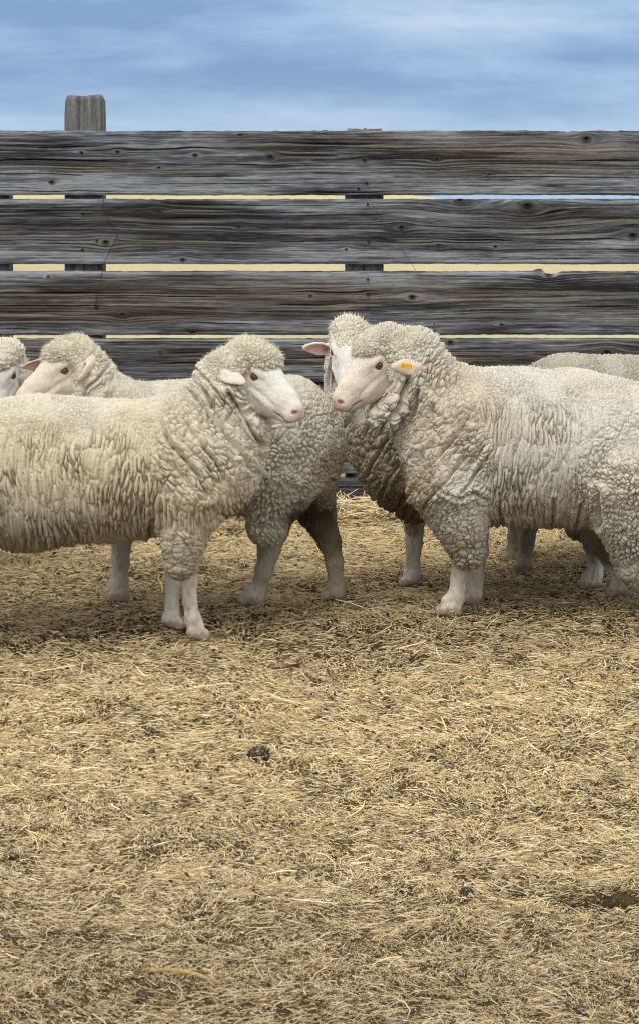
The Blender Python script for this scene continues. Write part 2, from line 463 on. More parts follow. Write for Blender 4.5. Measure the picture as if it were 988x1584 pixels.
    back = np.stack([np.stack([X, X * 0 + FENCE_D + 0.042, top - 0.001], 1), np.stack([X, X * 0 + FENCE_D + 0.042, bot + 0.001], 1)], 1)
    topc = np.stack([X, X * 0 + FENCE_D + 0.008, top + 0.002], 1)[:, None]
    Vr = np.concatenate([Vf, topc, back], 1); m = nzv + 3
    Cc = np.concatenate([c.reshape(len(X), nzv, 3), np.broadcast_to(lin(120, 124, 122), (len(X), 1, 3)), np.broadcast_to(lin(80, 80, 80), (len(X), 2, 3))], 1)
    I, J = np.meshgrid(np.arange(len(X) - 1), np.arange(m), indexing='ij')
    J2 = (J + 1) % m
    Q = np.stack([(I * m + J), ((I + 1) * m + J), ((I + 1) * m + J2), (I * m + J2)], -1).reshape(-1, 4)
    Vr = Vr.reshape(-1, 3)
    # end caps
    capL = [np.array([[k, k + 1, m - 1] for k in range(m - 2)])]
    b = (len(X) - 1) * m
    capR = [np.array([[b + k + 1, b + k, b + m - 1] for k in range(m - 2)])]
    mesh_obj('plank', Vr, [Q] + [np.concatenate(capL + capR)], M_wood, parent=fence, col=Cc.reshape(-1, 3), origin=fence.location)
for i, (a, b) in enumerate(PL): plank(i, a, b)
def post(px0, px1, ytop, seed, y0=0.046, name='post'):
    x0, x1 = fx(px0), fx(px1); zt = fz(ytop)
    nu, nz_ = 64, 160
    # rounded square section
    a = np.linspace(0, 2 * math.pi, nu, endpoint=False)
    ca, sa = np.cos(a), np.sin(a)
    rr = 1 / (np.abs(ca) ** 14 + np.abs(sa) ** 14) ** (1 / 14)
    cx, hw, hd = (x0 + x1) / 2, (x1 - x0) / 2, 0.075
    Z = np.concatenate([np.linspace(-0.3, zt - 0.2, 40), np.linspace(zt - 0.19, zt, nz_ - 40)])
    A, ZZ = np.meshgrid(np.arange(nu), Z, indexing='ij')
    ang = a[A]
    gr = fbm(np.stack([ca[A].ravel() * 9 + seed, sa[A].ravel() * 9, ZZ.ravel() * 1.6], 1), 4)
    fine = fbm(np.stack([ca[A].ravel() * 30 + seed, sa[A].ravel() * 30, ZZ.ravel() * 3.5], 1), 3)
    ck = sstep(0.36, 0.27, fbm(np.stack([ca[A].ravel() * 12 + 3 * seed, sa[A].ravel() * 12 + 9, ZZ.ravel() * 1.0], 1), 2))
    s = 1 + (gr.reshape(nu, -1) - 0.5) * 0.10 - 0.05 * ck.reshape(nu, -1)
    tw = 1 - 0.04 * sstep(0.10, 0.0, zt - ZZ) - 0.06 * sstep(0.012, 0.0, zt - ZZ)
    X = cx + hw * ca[A] * rr[A] * s * tw; Y = FENCE_D + y0 + hd + hd * sa[A] * rr[A] * s * tw
    Zt = ZZ + (fine.reshape(nu, -1) - 0.5) * 0.030 * sstep(0.05, 0, zt - ZZ)
    V = np.stack([X, Y, Zt], -1).reshape(-1, 3)
    I, J = np.meshgrid(np.arange(nu), np.arange(len(Z) - 1), indexing='ij'); I2 = (I + 1) % nu
    n = len(Z)
    Q = np.stack([I * n + J, I2 * n + J, I2 * n + J + 1, I * n + J + 1], -1).reshape(-1, 4)
    V = np.vstack([V, [cx, FENCE_D + y0 + hd, zt + 0.003]])
    Tt = np.array([[k * n + n - 1, ((k + 1) % nu) * n + n - 1, len(V) - 1] for k in range(nu)])
    t_ = np.clip(0.5 + 1.2 * (gr - 0.5) + 1.1 * (fine - 0.5), 0, 1)[:, None]
    c = lin(74, 72, 70) * (1 - t_) + lin(150, 148, 144) * t_
    c = c * (1 - 0.7 * ck[:, None])
    c = np.vstack([c, lin(150, 148, 140)])
    mesh_obj(name, V, [Q, Tt], M_postwood, parent=fence, col=c, origin=fence.location)
post(98, 158, 148, 1); post(534, 593, 199.5, 2); post(-52, 12, 215, 3); post(968 + 70, 1096, 215, 4)
# nails through the planks over the posts
nparts = []
for (px, py) in [(127, 236), (128, 386), (150, 372), (566, 283), (554, 292), (568, 316), (570, 374), (568, 432), (568, 454), (573, 505), (150, 475), (128, 330), (560, 545), (1050, 250), (1052, 350)]:
    v, f_ = tube([(fx(px), FENCE_D + 0.006, fz(py)), (fx(px), FENCE_D - 0.008, fz(py))], [0.005, 0.005], 8)
    nparts.append((v, f_, lin(40, 30, 26)))
v, f_, c = merge(nparts)
for k, p in enumerate(nparts):
    mesh_obj('nail', p[0], p[1], M_misc, parent=fence, col=np.broadcast_to(p[2], (len(p[0]), 3)), origin=fence.location)
print('fence', time.time() - T0)

# ------------------------------------------------------------------ signed distance bodies
class SDF:
    def __init__(s, k=0.03): s.p = []; s.k = k
    def ell(s, c, r, Rm=None, k=None, op='u'):
        s.p.append(('e', np.asarray(c, float), np.asarray(r, float), np.eye(3) if Rm is None else Rm, s.k if k is None else k, op)); return s
    def cone(s, a, b, ra, rb, ys=1.0, k=None, op='u'):
        s.p.append(('c', np.asarray(a, float), np.asarray(b, float), (ra, rb, ys), s.k if k is None else k, op)); return s
    def mesh(s, h):
        lo = np.array([9e9] * 3); hi = -lo; bb = []
        for p in s.p:
            if p[0] == 'e':
                ext = np.sqrt(((p[3] * p[2][None, :]) ** 2).sum(1)); l, u = p[1] - ext, p[1] + ext
            else:
                ra, rb, ys = p[3]; sc_ = np.array([1, ys, 1])
                l = np.minimum(p[1] - ra * sc_, p[2] - rb * sc_); u = np.maximum(p[1] + ra * sc_, p[2] + rb * sc_)
            bb.append((l, u))
            if p[-1] == 'u': lo = np.minimum(lo, l); hi = np.maximum(hi, u)
        lo -= 4 * h + 0.02; hi += 4 * h + 0.02
        n = np.ceil((hi - lo) / h).astype(int)
        D = np.full(n, 0.05, np.float32)
        for p, (l, u) in zip(s.p, bb):
            k = p[-2]; m = 2.2 * k + 4 * h + 0.012
            i0 = np.clip(((l - m - lo) / h).astype(int), 0, n); i1 = np.clip(((u + m - lo) / h).astype(int) + 2, 0, n)
            if (i1 <= i0).any(): continue
            ax = [(lo[j] + h * np.arange(i0[j], i1[j])).astype(np.float32) for j in range(3)]
            if p[0] == 'e':
                c, r, Rm = p[1], p[2], p[3]
                X = ax[0][:, None, None] - np.float32(c[0]); Y = ax[1][None, :, None] - np.float32(c[1]); Z = ax[2][None, None, :] - np.float32(c[2])
                k0 = 0; k1 = 0
                for j in range(3):
                    q = X * np.float32(Rm[0, j]) + Y * np.float32(Rm[1, j]) + Z * np.float32(Rm[2, j])
                    q = q / np.float32(r[j]); q2 = q * q
                    k0 = k0 + q2; k1 = k1 + q2 / np.float32(r[j] ** 2)
                k0 = np.sqrt(k0); k1 = np.sqrt(k1) + 1e-6
                d = k0 * (k0 - 1) / k1
            else:
                a, b, (ra, rb, ys) = p[1], p[2], p[3]
                X = ax[0][:, None, None] - np.float32(a[0]); Y = (ax[1][None, :, None] - np.float32(a[1])) / np.float32(ys); Z = ax[2][None, None, :] - np.float32(a[2])
                ba = (b - a) / np.array([1, ys, 1]); L2 = float(ba @ ba)
                t = np.clip((X * np.float32(ba[0]) + Y * np.float32(ba[1]) + Z * np.float32(ba[2])) / np.float32(L2), 0, 1)
                d = np.sqrt((X - t * np.float32(ba[0])) ** 2 + (Y - t * np.float32(ba[1])) ** 2 + (Z - t * np.float32(ba[2])) ** 2) - (np.float32(ra) + np.float32(rb - ra) * t)
            S = D[i0[0]:i1[0], i0[1]:i1[1], i0[2]:i1[2]]
            if p[-1] == 'u':
                if k > 0:
                    hh = np.maximum(np.float32(k) - np.abs(S - d), 0) / np.float32(k)
                    D[i0[0]:i1[0], i0[1]:i1[1], i0[2]:i1[2]] = np.minimum(S, d) - hh * hh * np.float32(k * 0.25)
                else: np.minimum(S, d, out=S)
            else:
                hh = np.maximum(np.float32(k) - np.abs(S + d), 0) / np.float32(max(k, 1e-6))
                D[i0[0]:i1[0], i0[1]:i1[1], i0[2]:i1[2]] = np.maximum(S, -d) + hh * hh * np.float32(k * 0.25)
        np.clip(D, -3 * h, 3 * h, out=D)
        g_ = openvdb.FloatGrid(3 * h)
        g_.copyFromArray(D, tolerance=0.0)
        pts, quads = g_.convertToQuads(0.0)
        return pts.astype(np.float64) * h + lo, quads.astype(np.int64)

def relax(V, Q, it=1, lam=0.5):
    e = np.concatenate([Q[:, [0, 1]], Q[:, [1, 2]], Q[:, [2, 3]], Q[:, [3, 0]]])
    cnt = np.bincount(e[:, 0], minlength=len(V)).astype(float)[:, None]
    for _ in range(it):
        s_ = np.stack([np.bincount(e[:, 0], V[e[:, 1], j], len(V)) for j in range(3)], 1) / np.maximum(cnt, 1)
        V = V + lam * (s_ - V) * (cnt > 0)
    return V

EYE = np.array([0.080, 0.047, 0.016])
class Sheep:
    def __init__(s, name_label, d0, px0, side, group='sheep gathered along the board fence'):
        s.d0 = d0; s.sc = F / d0; s.side = side           # side +1 faces right, -1 faces left
        s.root = empty('sheep', (at(px0, 0, d0)[0], d0, 0), name_label, 'sheep', group)
        s.fl = SDF(0.03); s.bd = SDF(0.02)
        s.legs = []
    def P(s, px, py, dd=0.0): return at(px, py, s.d0) + np.array([0, dd, 0])
    def E(s, S, px, py, dd, rx, ry, rz, rot=0.0, k=None):
        a = R(rot); Rm = np.array([[math.cos(a), 0, -math.sin(a)], [0, 1, 0], [math.sin(a), 0, math.cos(a)]])
        S.ell(s.P(px, py, dd), (rx / s.sc, ry, rz / s.sc), Rm, k)
    def K(s, S, a, b, ra, rb, dd=0.0, dd2=None, ys=1.0, k=None):
        S.cone(s.P(a[0], a[1], dd), s.P(b[0], b[1], dd if dd2 is None else dd2), ra / s.sc, rb / s.sc, ys, k)
    def head(s, eye_px, dd, pitch, yaw, near, scale=1.0, roll=0.0, cap=1.0, capw=1.0):
        """eye_px: where the eye on side `near` (+1 left, -1 right of the animal) falls; dd: depth offset of the skull"""
        p, y = R(pitch), R(yaw)
        fh = np.array([s.side * math.cos(y), -math.sin(y), 0.0])
        f = fh * math.cos(p) + np.array([0, 0, -math.sin(p)])
        u = fh * math.sin(p) + np.array([0, 0, math.cos(p)])
        l = np.cross(u, f)
        if roll:
            r_ = R(roll); u, l = u * math.cos(r_) + l * math.sin(r_), l * math.cos(r_) - u * math.sin(r_)
        Rm = np.stack([f, l, u], 1); s.R = Rm; s.hs = scale
        O = s.P(eye_px[0], eye_px[1], dd)
        for _ in range(6):
            e_ = O + Rm @ (EYE * np.array([1, near, 1]) * scale)
            pe = np.array([494 + F * e_[0] / e_[1], HY + (H - e_[2]) * F / e_[1]])
            dlt = np.array(eye_px) - pe
            O = O + np.array([dlt[0], 0, -dlt[1]]) * e_[1] / F
        s.O = O
        W = lambda x, y_, z: O + Rm @ (np.array([x, y_, z]) * scale)
        s.W = W
        B = s.bd; c = scale
        for (x, y_, z, rx, ry, rz, k) in [(0.052, 0, 0.016 + 0.048 * cap, 0.062, 0.060, 0.050 * cap, 0.03), (-0.005, 0, 0.010 + 0.040 * cap, 0.060 * (0.4 + 0.6 * cap), 0.072, 0.060 * cap, 0.04),
                                          (0.022, 0.043, -0.038, 0.062, 0.034, 0.062, 0.02), (0.022, -0.043, -0.038, 0.062, 0.034, 0.062, 0.02)]:
            s.fl.ell(W(x, y_ * capw, z), (rx * c, ry * c * capw, rz * c), Rm, k)
        def el(x, y_, z, rx, ry, rz, k=0.025, rot=0.0, op='u', yr=0.0):
            a = R(rot); b = R(yr)
            Rl = np.array([[math.cos(a), 0, -math.sin(a)], [0, 1, 0], [math.sin(a), 0, math.cos(a)]]) @ np.array([[math.cos(b), -math.sin(b), 0], [math.sin(b), math.cos(b), 0], [0, 0, 1]])
            B.ell(W(x, y_, z), (rx * c, ry * c, rz * c), Rm @ Rl, k, op)
        el(0.010, 0, 0.005, 0.075, 0.056, 0.060)
        el(0.075, 0, 0.022, 0.062, 0.047, 0.040, 0.03, -14)
        el(0.130, 0, 0.010, 0.075, 0.033, 0.036, 0.03, -18)
        el(0.188, 0, -0.012, 0.046, 0.031, 0.030, 0.03, -18)
        el(0.222, 0, -0.030, 0.025, 0.030, 0.029, 0.022)
        for sy in (1, -1):
            el(0.052, sy * 0.028, -0.042, 0.070, 0.022, 0.054, 0.03, 10)      # cheek
            el(0.135, sy * 0.017, -0.035, 0.065, 0.020, 0.030, 0.03, 2)
            el(0.225, sy * 0.014, -0.040, 0.020, 0.016, 0.018, 0.012)         # upper lip lobe
            el(0.082, sy * 0.043, 0.034, 0.024, 0.012, 0.009, 0.014, -12, yr=-sy * 10)     # brow
            el(0.092, sy * 0.040, 0.000, 0.024, 0.010, 0.010, 0.014, -25, yr=-sy * 14)
        el(0.095, 0, -0.070, 0.092, 0.026, 0.022, 0.03, 8)                    # lower jaw
        el(0.195, 0, -0.060, 0.030, 0.020, 0.013, 0.012, 4)                   # chin
        for sy in (1, -1):
            B.ell(W(EYE[0], sy * (EYE[1] + 0.008), EYE[2]), (0.0165 * c, 0.012 * c, 0.0080 * c), Rm, 0.004, 's')
            el(0.239, sy * 0.0205, -0.019, 0.014, 0.010, 0.0055, 0.003, 32, 's', yr=sy * 35)   # nostril
            # mouth slit
            a_, b_ = W(0.238, sy * 0.012, -0.055), W(0.176, sy * 0.030, -0.049)
            B.cone(a_, b_, 0.0034, 0.0030, 1.0, 0.003, 's')
    def ear(s, base, tip, hw, opening, th=0.0045, name=None):
        b, t = np.asarray(base), np.asarray(tip); ax = unit(t - b); ln = np.linalg.norm(t - b)
        op = np.asarray(opening, float); op = unit(op - ax * (op @ ax)); sd_ = np.cross(op, ax)
        Rm = np.stack([ax, sd_, op], 1)
        mid = (b + t) / 2
        s.bd.cone(b - ax * 0.02, b + ax * ln * 0.28, 0.017, 0.015, 1.0, 0.015)
        s.bd.ell(b + ax * ln * 0.42, (ln * 0.44, hw, th * 2.0), Rm, 0.008)
        s.bd.ell(b + ax * ln * 0.68, (ln * 0.36, hw * 0.66, th * 1.8), Rm, 0.008)
        s.bd.ell(b + ax * ln * 0.50 + op * (th * 2.3), (ln * 0.44, hw * 0.80, th * 3.2), Rm, 0.003, 's')
        s.ears = getattr(s, 'ears', []) + [(b, t, ax, sd_, op, ln, hw)]
    def leg(s, pts, foot, hind=False, dirx=None):
        pts = [(x, y, r * (0.88 if i > 1 else 1)) for i, (x, y, r) in enumerate(pts)]
        """pts: (px, py, radius px) from the top down; foot: (px, py) of the sole"""
        d = ground_d(foot[1]); dd = d - s.d0; q = d / s.d0
        S = s.bd; pr = None
        dx = dirx if dirx is not None else s.side
        W = [at(p[0], p[1], d) for p in pts]
        for i in range(len(pts) - 1):
            S.cone(W[i], W[i + 1], pts[i][2] * d / F, pts[i + 1][2] * d / F, 0.82, 0.012)
        fp = at(foot[0], foot[1], d); fp[2] = float(ground_z(fp[:1], fp[1:2])[0]) + 0.015
        # pastern and two cloven toes
        S.cone(W[-1], fp + np.array([-dx * 0.006, 0, 0.036]), pts[-1][2] * d / F, 0.023, 1.0, 0.010)
        for sy in (-1, 1):
            S.cone(fp + np.array([-dx * 0.014, sy * 0.013, 0.026]), fp + np.array([dx * 0.018, sy * 0.015, 0.013]), 0.022, 0.0150, 0.72, 0.004)
        S.ell(W[-1] + np.array([-dx * 0.014, 0, -0.010]), (0.012, 0.014, 0.011), None, 0.008)
        s.legs.append((fp, d))
    def build(s, hf, hb, zone, col_f, col_b, amp=0.95, fold=None, fsc=0.84, facecol=lin(238, 235, 226), dirt=1.0, fuzz=14000):
        root = s.root; org = np.array(root.location)
        # ---- fleece, open round the face
        s.fl.ell(s.W(0.172, 0, -0.030), np.array([0.108, 0.13, 0.083]) * s.hs, s.R, 0.012, 's')
        for sy in (1, -1): s.fl.ell(s.W(0.052, sy * 0.036, -0.078), np.array([0.050, 0.030, 0.040]) * s.hs, s.R, 0.02)
        for sy in (1, -1): s.fl.ell(s.W(0.092, sy * 0.062, 0.012), np.array([0.036, 0.034, 0.024]) * s.hs, s.R, 0.012, 's')
        V, Q = s.fl.mesh(hf); V = relax(V, Q, 2)
        Nn = vnormals(V, Q)
        if (Nn * (V - V.mean(0))).sum() < 0: Q = Q[:, ::-1]; Nn = -Nn
        px = 494 + F * V[:, 0] / s.d0; py = HY + (H - V[:, 2]) * F / s.d0
        Vl = V - org; sp = Vl + 3.7 * (org[0] + 5)
        warp = vvec(sp * 7) * np.array([0.026, 0.026, 0.040]) + vvec(sp * 30) * np.array([0.008, 0.008, 0.012])
        w = sp + warp
        wts = {}
        for z_ in ('neck', 'head', 'leg', 'thigh'):
            m = np.zeros(len(V))
            for (bx, by, br) in zone.get(z_, []):
                m = np.maximum(m, sstep(br * 1.22, br * 0.78, np.hypot(px - bx, py - by)))
            wts[z_] = m
        wh = wts['head']; wl = wts['leg'] * (1 - wh); wn = wts['neck'] * (1 - wh) * (1 - wl); wth = wts['thigh'] * (1 - wh) * (1 - wl) * (1 - wn)
        wt = np.clip(1 - wh - wl - wn - wth, 0, 1)
        disp = np.zeros(len(V)); tone = np.zeros(len(V))
        zc = s.P(0, 700)[2]
        th_ = np.arctan2(V[:, 1] - s.d0, V[:, 2] - zc)
        wcyl = np.stack([w[:, 0], np.sign(th_) * (math.pi - np.abs(th_)) * 0.23 + warp[:, 2], 0.006 * np.sin(w[:, 1] * 9)], 1)
        def locks(sx, sy, sz, a, big, ba, w_, frame=None, cyl=False):
            idx = np.nonzero(w_ > 0.001)[0]
            if not len(idx): return
            q = wcyl[idx] if cyl else w[idx]
            if frame is not None: q = q @ frame
            f1, f2, r_ = worley(q / np.array([sx, sy, sz]))
            dd = f2 - f1
            lump = -1.15 * np.exp(-dd / 0.125) - 0.10 * np.exp(-dd / 0.5)
            deep = 0.45 + 1.1 * sstep(0.30, 0.70, vnoise(q * 16))
            g1, g2, _ = worley(q / (np.array([sx, sy, sz]) * big) + 7)
            cr_ = np.exp(-(g2 - g1) / 0.06)
            disp[idx] += w_[idx] * (a * lump * deep - ba * cr_ + (r_ - 0.5) * a * 0.22)
            tone[idx] += w_[idx] * ((r_ - 0.5) * 0.16)
        up = sstep(0.45, 0.9, Nn[:, 2])
        wt1 = wt * (1 - up); wt2 = wt * up
        locks(0.0140 * fsc, 0.080 * fsc, 0.05, 0.0135 * amp, 2.8, 0.009 * amp, wt1, cyl=True)
        locks(0.0145 * fsc, 0.0145 * fsc, 0.0145 * fsc, 0.0085 * amp, 3.5, 0.003 * amp, wt2)
        fd = unit(fold if fold is not None else (0.6 * s.side, 0, -0.8))
        nd = unit(np.cross(fd, (0, 1, 0))); FR = np.stack([fd, (0, 1, 0), nd], 1)
        locks(0.036 * fsc, 0.020 * fsc, 0.0165 * fsc, 0.0130 * amp, 2.4, 0.011 * amp, wn, FR)
        locks(0.0175 * fsc, 0.0175 * fsc, 0.022 * fsc, 0.0115 * amp, 2.6, 0.011 * amp, wth)
        locks(0.030 * fsc, 0.030 * fsc, 0.018 * fsc, 0.0120 * amp, 2.2, 0.010 * amp, wl)
        locks(0.0110, 0.0110, 0.0120, 0.0080, 2.8, 0.009, wh)
        # neck folds
        tn = (w @ nd) / 0.062 + 1.3 * (fbm(sp * 4, 2) - 0.5)
        fr = np.abs(tn - np.round(tn))
        on = sstep(0.38, 0.58, vnoise(np.stack([np.round(tn) * 3.3, (w @ fd) * 3.5, w[:, 1] * 3], 1)))
        disp -= wn * 0.026 * np.exp(-(fr / 0.075) ** 2) * on
        disp += wn * 0.008 * (1 - (2 * fr) ** 2)
        disp += (fbm(sp * 6, 2) - 0.5) * 0.026 + (vnoise(sp * 230) - 0.5) * 0.0016 * (1 + wh)
        disp += 0.006 * amp * (1 - wh)
        near_ = V[:, 1] < s.d0 - 0.02
        for (ax_, ay_, bx_, by_, sw, dp) in zone.get('crease', []):
            wxp = px + (warp[:, 0]) * 250; wyp = py + warp[:, 2] * 150
            tt_ = np.clip(((wxp - ax_) * (bx_ - ax_) + (wyp - ay_) * (by_ - ay_)) / ((bx_ - ax_) ** 2 + (by_ - ay_) ** 2), 0, 1)
            ds_ = np.hypot(wxp - ax_ - tt_ * (bx_ - ax_), wyp - ay_ - tt_ * (by_ - ay_))
            disp -= near_ * dp * np.exp(-(ds_ / sw) ** 2)
            disp += near_ * dp * 0.35 * np.exp(-((ds_ - 3.2 * sw) / (1.8 * sw)) ** 2)
        V2 = V + Nn * disp[:, None]
        V2[:, 2] = np.maximum(V2[:, 2], 0.01)
        c = np.broadcast_to(col_f, (len(V), 3)).copy()
        c *= (1 + tone)[:, None]
        st = sstep(0.42, 0.72, fbm(sp * 5 + 9, 3))[:, None]
        c = c * (1 - st * 0.35) + c * np.array([1.0, 0.93, 0.78]) * st * 0.35 + 0
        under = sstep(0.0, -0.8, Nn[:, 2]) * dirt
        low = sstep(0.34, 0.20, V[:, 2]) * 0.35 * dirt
        for (bx, by, br, cc, am) in zone.get('stain', []):
            m = (am * sstep(br * 1.3, br * 0.5, np.hypot(px - bx, py - by) * (0.8 + 0.5 * vnoise(sp * 12))))[:, None]
            c = c * (1 - m) + cc * m * (1 + tone[:, None])
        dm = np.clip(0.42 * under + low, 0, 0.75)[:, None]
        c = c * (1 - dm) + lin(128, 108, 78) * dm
        hm = wh[:, None] * 0.65
        c = c * (1 - hm) + lin(236, 229, 208) * hm
        # loose fibre tips
        g_ = np.random.default_rng(int(s.d0 * 1000))
        prob = 0.3 + 1.2 * wh + 0.5 * (wn + wl); prob /= prob.sum()
        k = g_.choice(len(V2), fuzz, p=prob)
        b_ = V2[k] + g_.normal(0, 0.001, (fuzz, 3)) - Nn[k] * 0.002
        dr = Nn[k] + g_.normal(0, 0.55, (fuzz, 3)) + np.array([0, 0, -0.25]) * (1 - wh[k])[:, None]
        dr /= np.linalg.norm(dr, axis=1)[:, None]
        sd_ = np.cross(dr, g_.normal(0, 1, (fuzz, 3))); sd_ /= np.linalg.norm(sd_, axis=1)[:, None]
        fl_ = (0.007 + 0.006 * g_.random(fuzz) + 0.004 * wh[k])[:, None]
        HV = np.stack([b_ - sd_ * 0.0011, b_ + sd_ * 0.0011, b_ + dr * fl_], 1).reshape(-1, 3)
        HT = np.arange(fuzz * 3).reshape(-1, 3) + len(V2)
        c = np.vstack([c, np.repeat(c[k] * 1.02, 3, 0)])
        mesh_obj('fleece', np.vstack([V2, HV]), [Q, HT], M_wool, parent=root, col=c, origin=org)
        # ---- body
        V, Q = s.bd.mesh(hb); V = relax(V, Q, 1, 0.35)
        Nn = vnormals(V, Q)
        if (Nn * (V - V.mean(0))).sum() < 0: Q = Q[:, ::-1]; Nn = -Nn
        Vl = V - org
        hairy = sstep(0.42, 0.36, V[:, 2])
        V = V + Nn * (hairy * ((fbm(Vl * np.array([110, 110, 45]) + 7, 3) - 0.5) * 0.010 + (fbm(Vl * 24 + 3, 2) - 0.5) * 0.007))[:, None]
        lh0 = ((V - s.O) @ s.R) / s.hs
        inh0 = sstep(0.22, 0.18, np.linalg.norm(lh0 - np.array([0.12, 0, -0.01]), axis=1)) * sstep(0.018, 0.03, np.minimum(np.linalg.norm(lh0 - EYE, axis=1), np.linalg.norm(lh0 - EYE * np.array([1, -1, 1]), axis=1)))
        lf = lh0 * np.array([1, 1, 1])
        V = V + Nn * (inh0 * ((fbm(lf * 34 + 11, 3) - 0.5) * 0.0060 + (fbm(lf * np.array([60, 120, 120]) + 3, 2) - 0.5) * 0.0026
                              - 0.0030 * np.exp(-((lh0[:, 2] + 0.012 + 0.25 * (lh0[:, 0] - 0.1)) / 0.006) ** 2) * sstep(0.09, 0.12, lh0[:, 0]) * sstep(0.19, 0.16, lh0[:, 0])
                              + 0.0030 * np.exp(-((lh0[:, 2] + 0.028 + 0.30 * (lh0[:, 0] - 0.1)) / 0.008) ** 2) * sstep(0.06, 0.10, lh0[:, 0]) * sstep(0.18, 0.14, lh0[:, 0])))[:, None]
        V[:, 2] = np.maximum(V[:, 2], -0.015)
        Vl = V - org
        px = 494 + F * V[:, 0] / s.d0; py = HY + (H - V[:, 2]) * F / s.d0
        c = np.broadcast_to(facecol, (len(V), 3)).copy()
        lh = ((V - s.O) @ s.R) / s.hs
        inh = sstep(0.20, 0.15, np.linalg.norm(lh - np.array([0.12, 0, 0]), axis=1))
        def blend(m, cc):
            nonlocal c
            m = np.clip(m, 0, 1)[:, None]; c = c * (1 - m) + cc * m
        legc = sstep(0.36, 0.30, V[:, 2]) * (1 - inh)
        blend(legc, col_b)
        # grubbing on the legs
        blend(legc * sstep(0.45, 0.70, fbm(Vl * np.array([22, 22, 9]) + 3, 3)) * 0.5, lin(170, 152, 122))
        blend(legc * sstep(0.20, 0.34, V[:, 2]) * 0.40, lin(150, 134, 108))
        gzv = ground_z(V[:, 0], V[:, 1])
        blend(legc * sstep(0.046, 0.034, V[:, 2] - gzv + 0.004 * np.sin(V[:, 0] * 300)) * 0.65, lin(158, 134, 110))
        blend(legc * sstep(0.024, 0.016, V[:, 2] - gzv) * 0.6, lin(104, 84, 66))
        blend(legc * sstep(0.075, 0.05, V[:, 2] - gzv) * 0.15, lin(170, 148, 120))
        for (bx, by, br, cc, am) in zone.get('bstain', []):
            blend((1 - inh) * am * sstep(br * 1.25, br * 0.6, np.hypot(px - bx, py - by) * (0.8 + 0.4 * vnoise(Vl * 30))), cc)
        pink = lin(214, 168, 158)
        r_ = lambda x, y_, z, a: np.linalg.norm((lh - np.array([x, y_, z])), axis=1) / a
        blend(inh * sstep(1.15, 0.4, r_(0.252, 0, -0.026, 0.036)) * 0.5, pink)
        blend(inh * sstep(0.195, 0.235, lh[:, 0]) * 0.12, pink)
        for sy in (1, -1):
            blend(inh * sstep(1.3, 0.5, r_(0.240, sy * 0.0185, -0.021, 0.009)) * 0.6, lin(160, 100, 92))
            blend(inh * sstep(1.0, 0.5, np.hypot(r_(0.237, sy * 0.0200, -0.020, 0.0125), 1.6 * np.abs(lh[:, 2] + 0.020 - 0.55 * (lh[:, 0] - 0.238)) / 0.007)), lin(60, 36, 34))
            blend(inh * sstep(1.5, 0.9, r_(EYE[0], sy * EYE[1], EYE[2], 0.016)) * 0.25, lin(206, 166, 148))
            blend(inh * sstep(1.2, 0.4, r_(0.102, sy * 0.040, 0.006, 0.010)) * 0.4, lin(170, 122, 105))
            t_ = np.clip((0.235 - lh[:, 0]) / 0.055, 0, 1)
            md = np.abs(lh[:, 2] - (-0.0553 + 0.006 * t_))
            blend(inh * (lh[:, 0] > 0.176) * sstep(0.0042, 0.0012, md) * 0.9, lin(142, 96, 86))
        for (b, t, ax, sd_, op, ln, hw) in getattr(s, 'ears', []):
            q = V - (b + t) / 2; a1 = (q @ ax) / (ln * 0.47); a2 = (q @ sd_) / (hw * 0.80); a3 = q @ op
            ine = sstep(1.05, 0.75, a1 * a1 + a2 * a2) * (a3 > -0.012) * (a3 < 0.03) * sstep(0.1, 0.5, Nn @ op)
            blend(sstep(0.75, 0.55, np.linalg.norm(q, axis=1) / ln) * 0.4, lin(222, 194, 174))
            blend(ine * (0.55 + 0.35 * sstep(0.6, -0.8, a1)), lin(196, 136, 124))
            blend(ine * sstep(-0.1, -0.8, a1) * 0.6, lin(96, 58, 50))
        blend(inh * sstep(-0.03, -0.07, lh[:, 2]) * 0.30, lin(196, 176, 150))
        blend(inh * sstep(0.40, 0.65, fbm(Vl * 28 + 5, 3)) * 0.22, lin(206, 182, 158))
        c = c * (0.90 + 0.20 * fbm(Vl * np.array([110, 110, 60]), 3))[:, None]
        nf_ = fuzz // 2
        pr = hairy * (V[:, 2] > 0.03) * 3 + inh * 1.0 * (lh[:, 0] < 0.19) + 1e-6; k = g_.choice(len(V), nf_, p=pr / pr.sum())
        hl = hairy[k][:, None]
        tang = (np.array([0, 0, -1.0]) * hl + s.R[:, 0] * (1 - hl))
        dr = tang * (1.1 + 0 * hl) + Nn[k] * 0.35 + g_.normal(0, 0.25, (nf_, 3)); dr /= np.linalg.norm(dr, axis=1)[:, None]
        sd_ = np.cross(dr, Nn[k]); sd_ /= np.linalg.norm(sd_, axis=1)[:, None] + 1e-9
        b_ = V[k] - Nn[k] * 0.001
        ln_ = (0.008 + 0.006 * g_.random(nf_)[:, None]) * (0.35 + 0.65 * hl)
        HV = np.stack([b_ - sd_ * 0.0010, b_ + sd_ * 0.0010, b_ + dr * ln_], 1).reshape(-1, 3)
        HT = np.arange(nf_ * 3).reshape(-1, 3) + len(V)
        cb = np.vstack([c, np.repeat(c[k] * g_.uniform(0.85, 1.1, (nf_, 1)), 3, 0)])
        mesh_obj('body', np.vstack([V, HV]), [Q, HT], M_skin, parent=root, col=cb, origin=org)
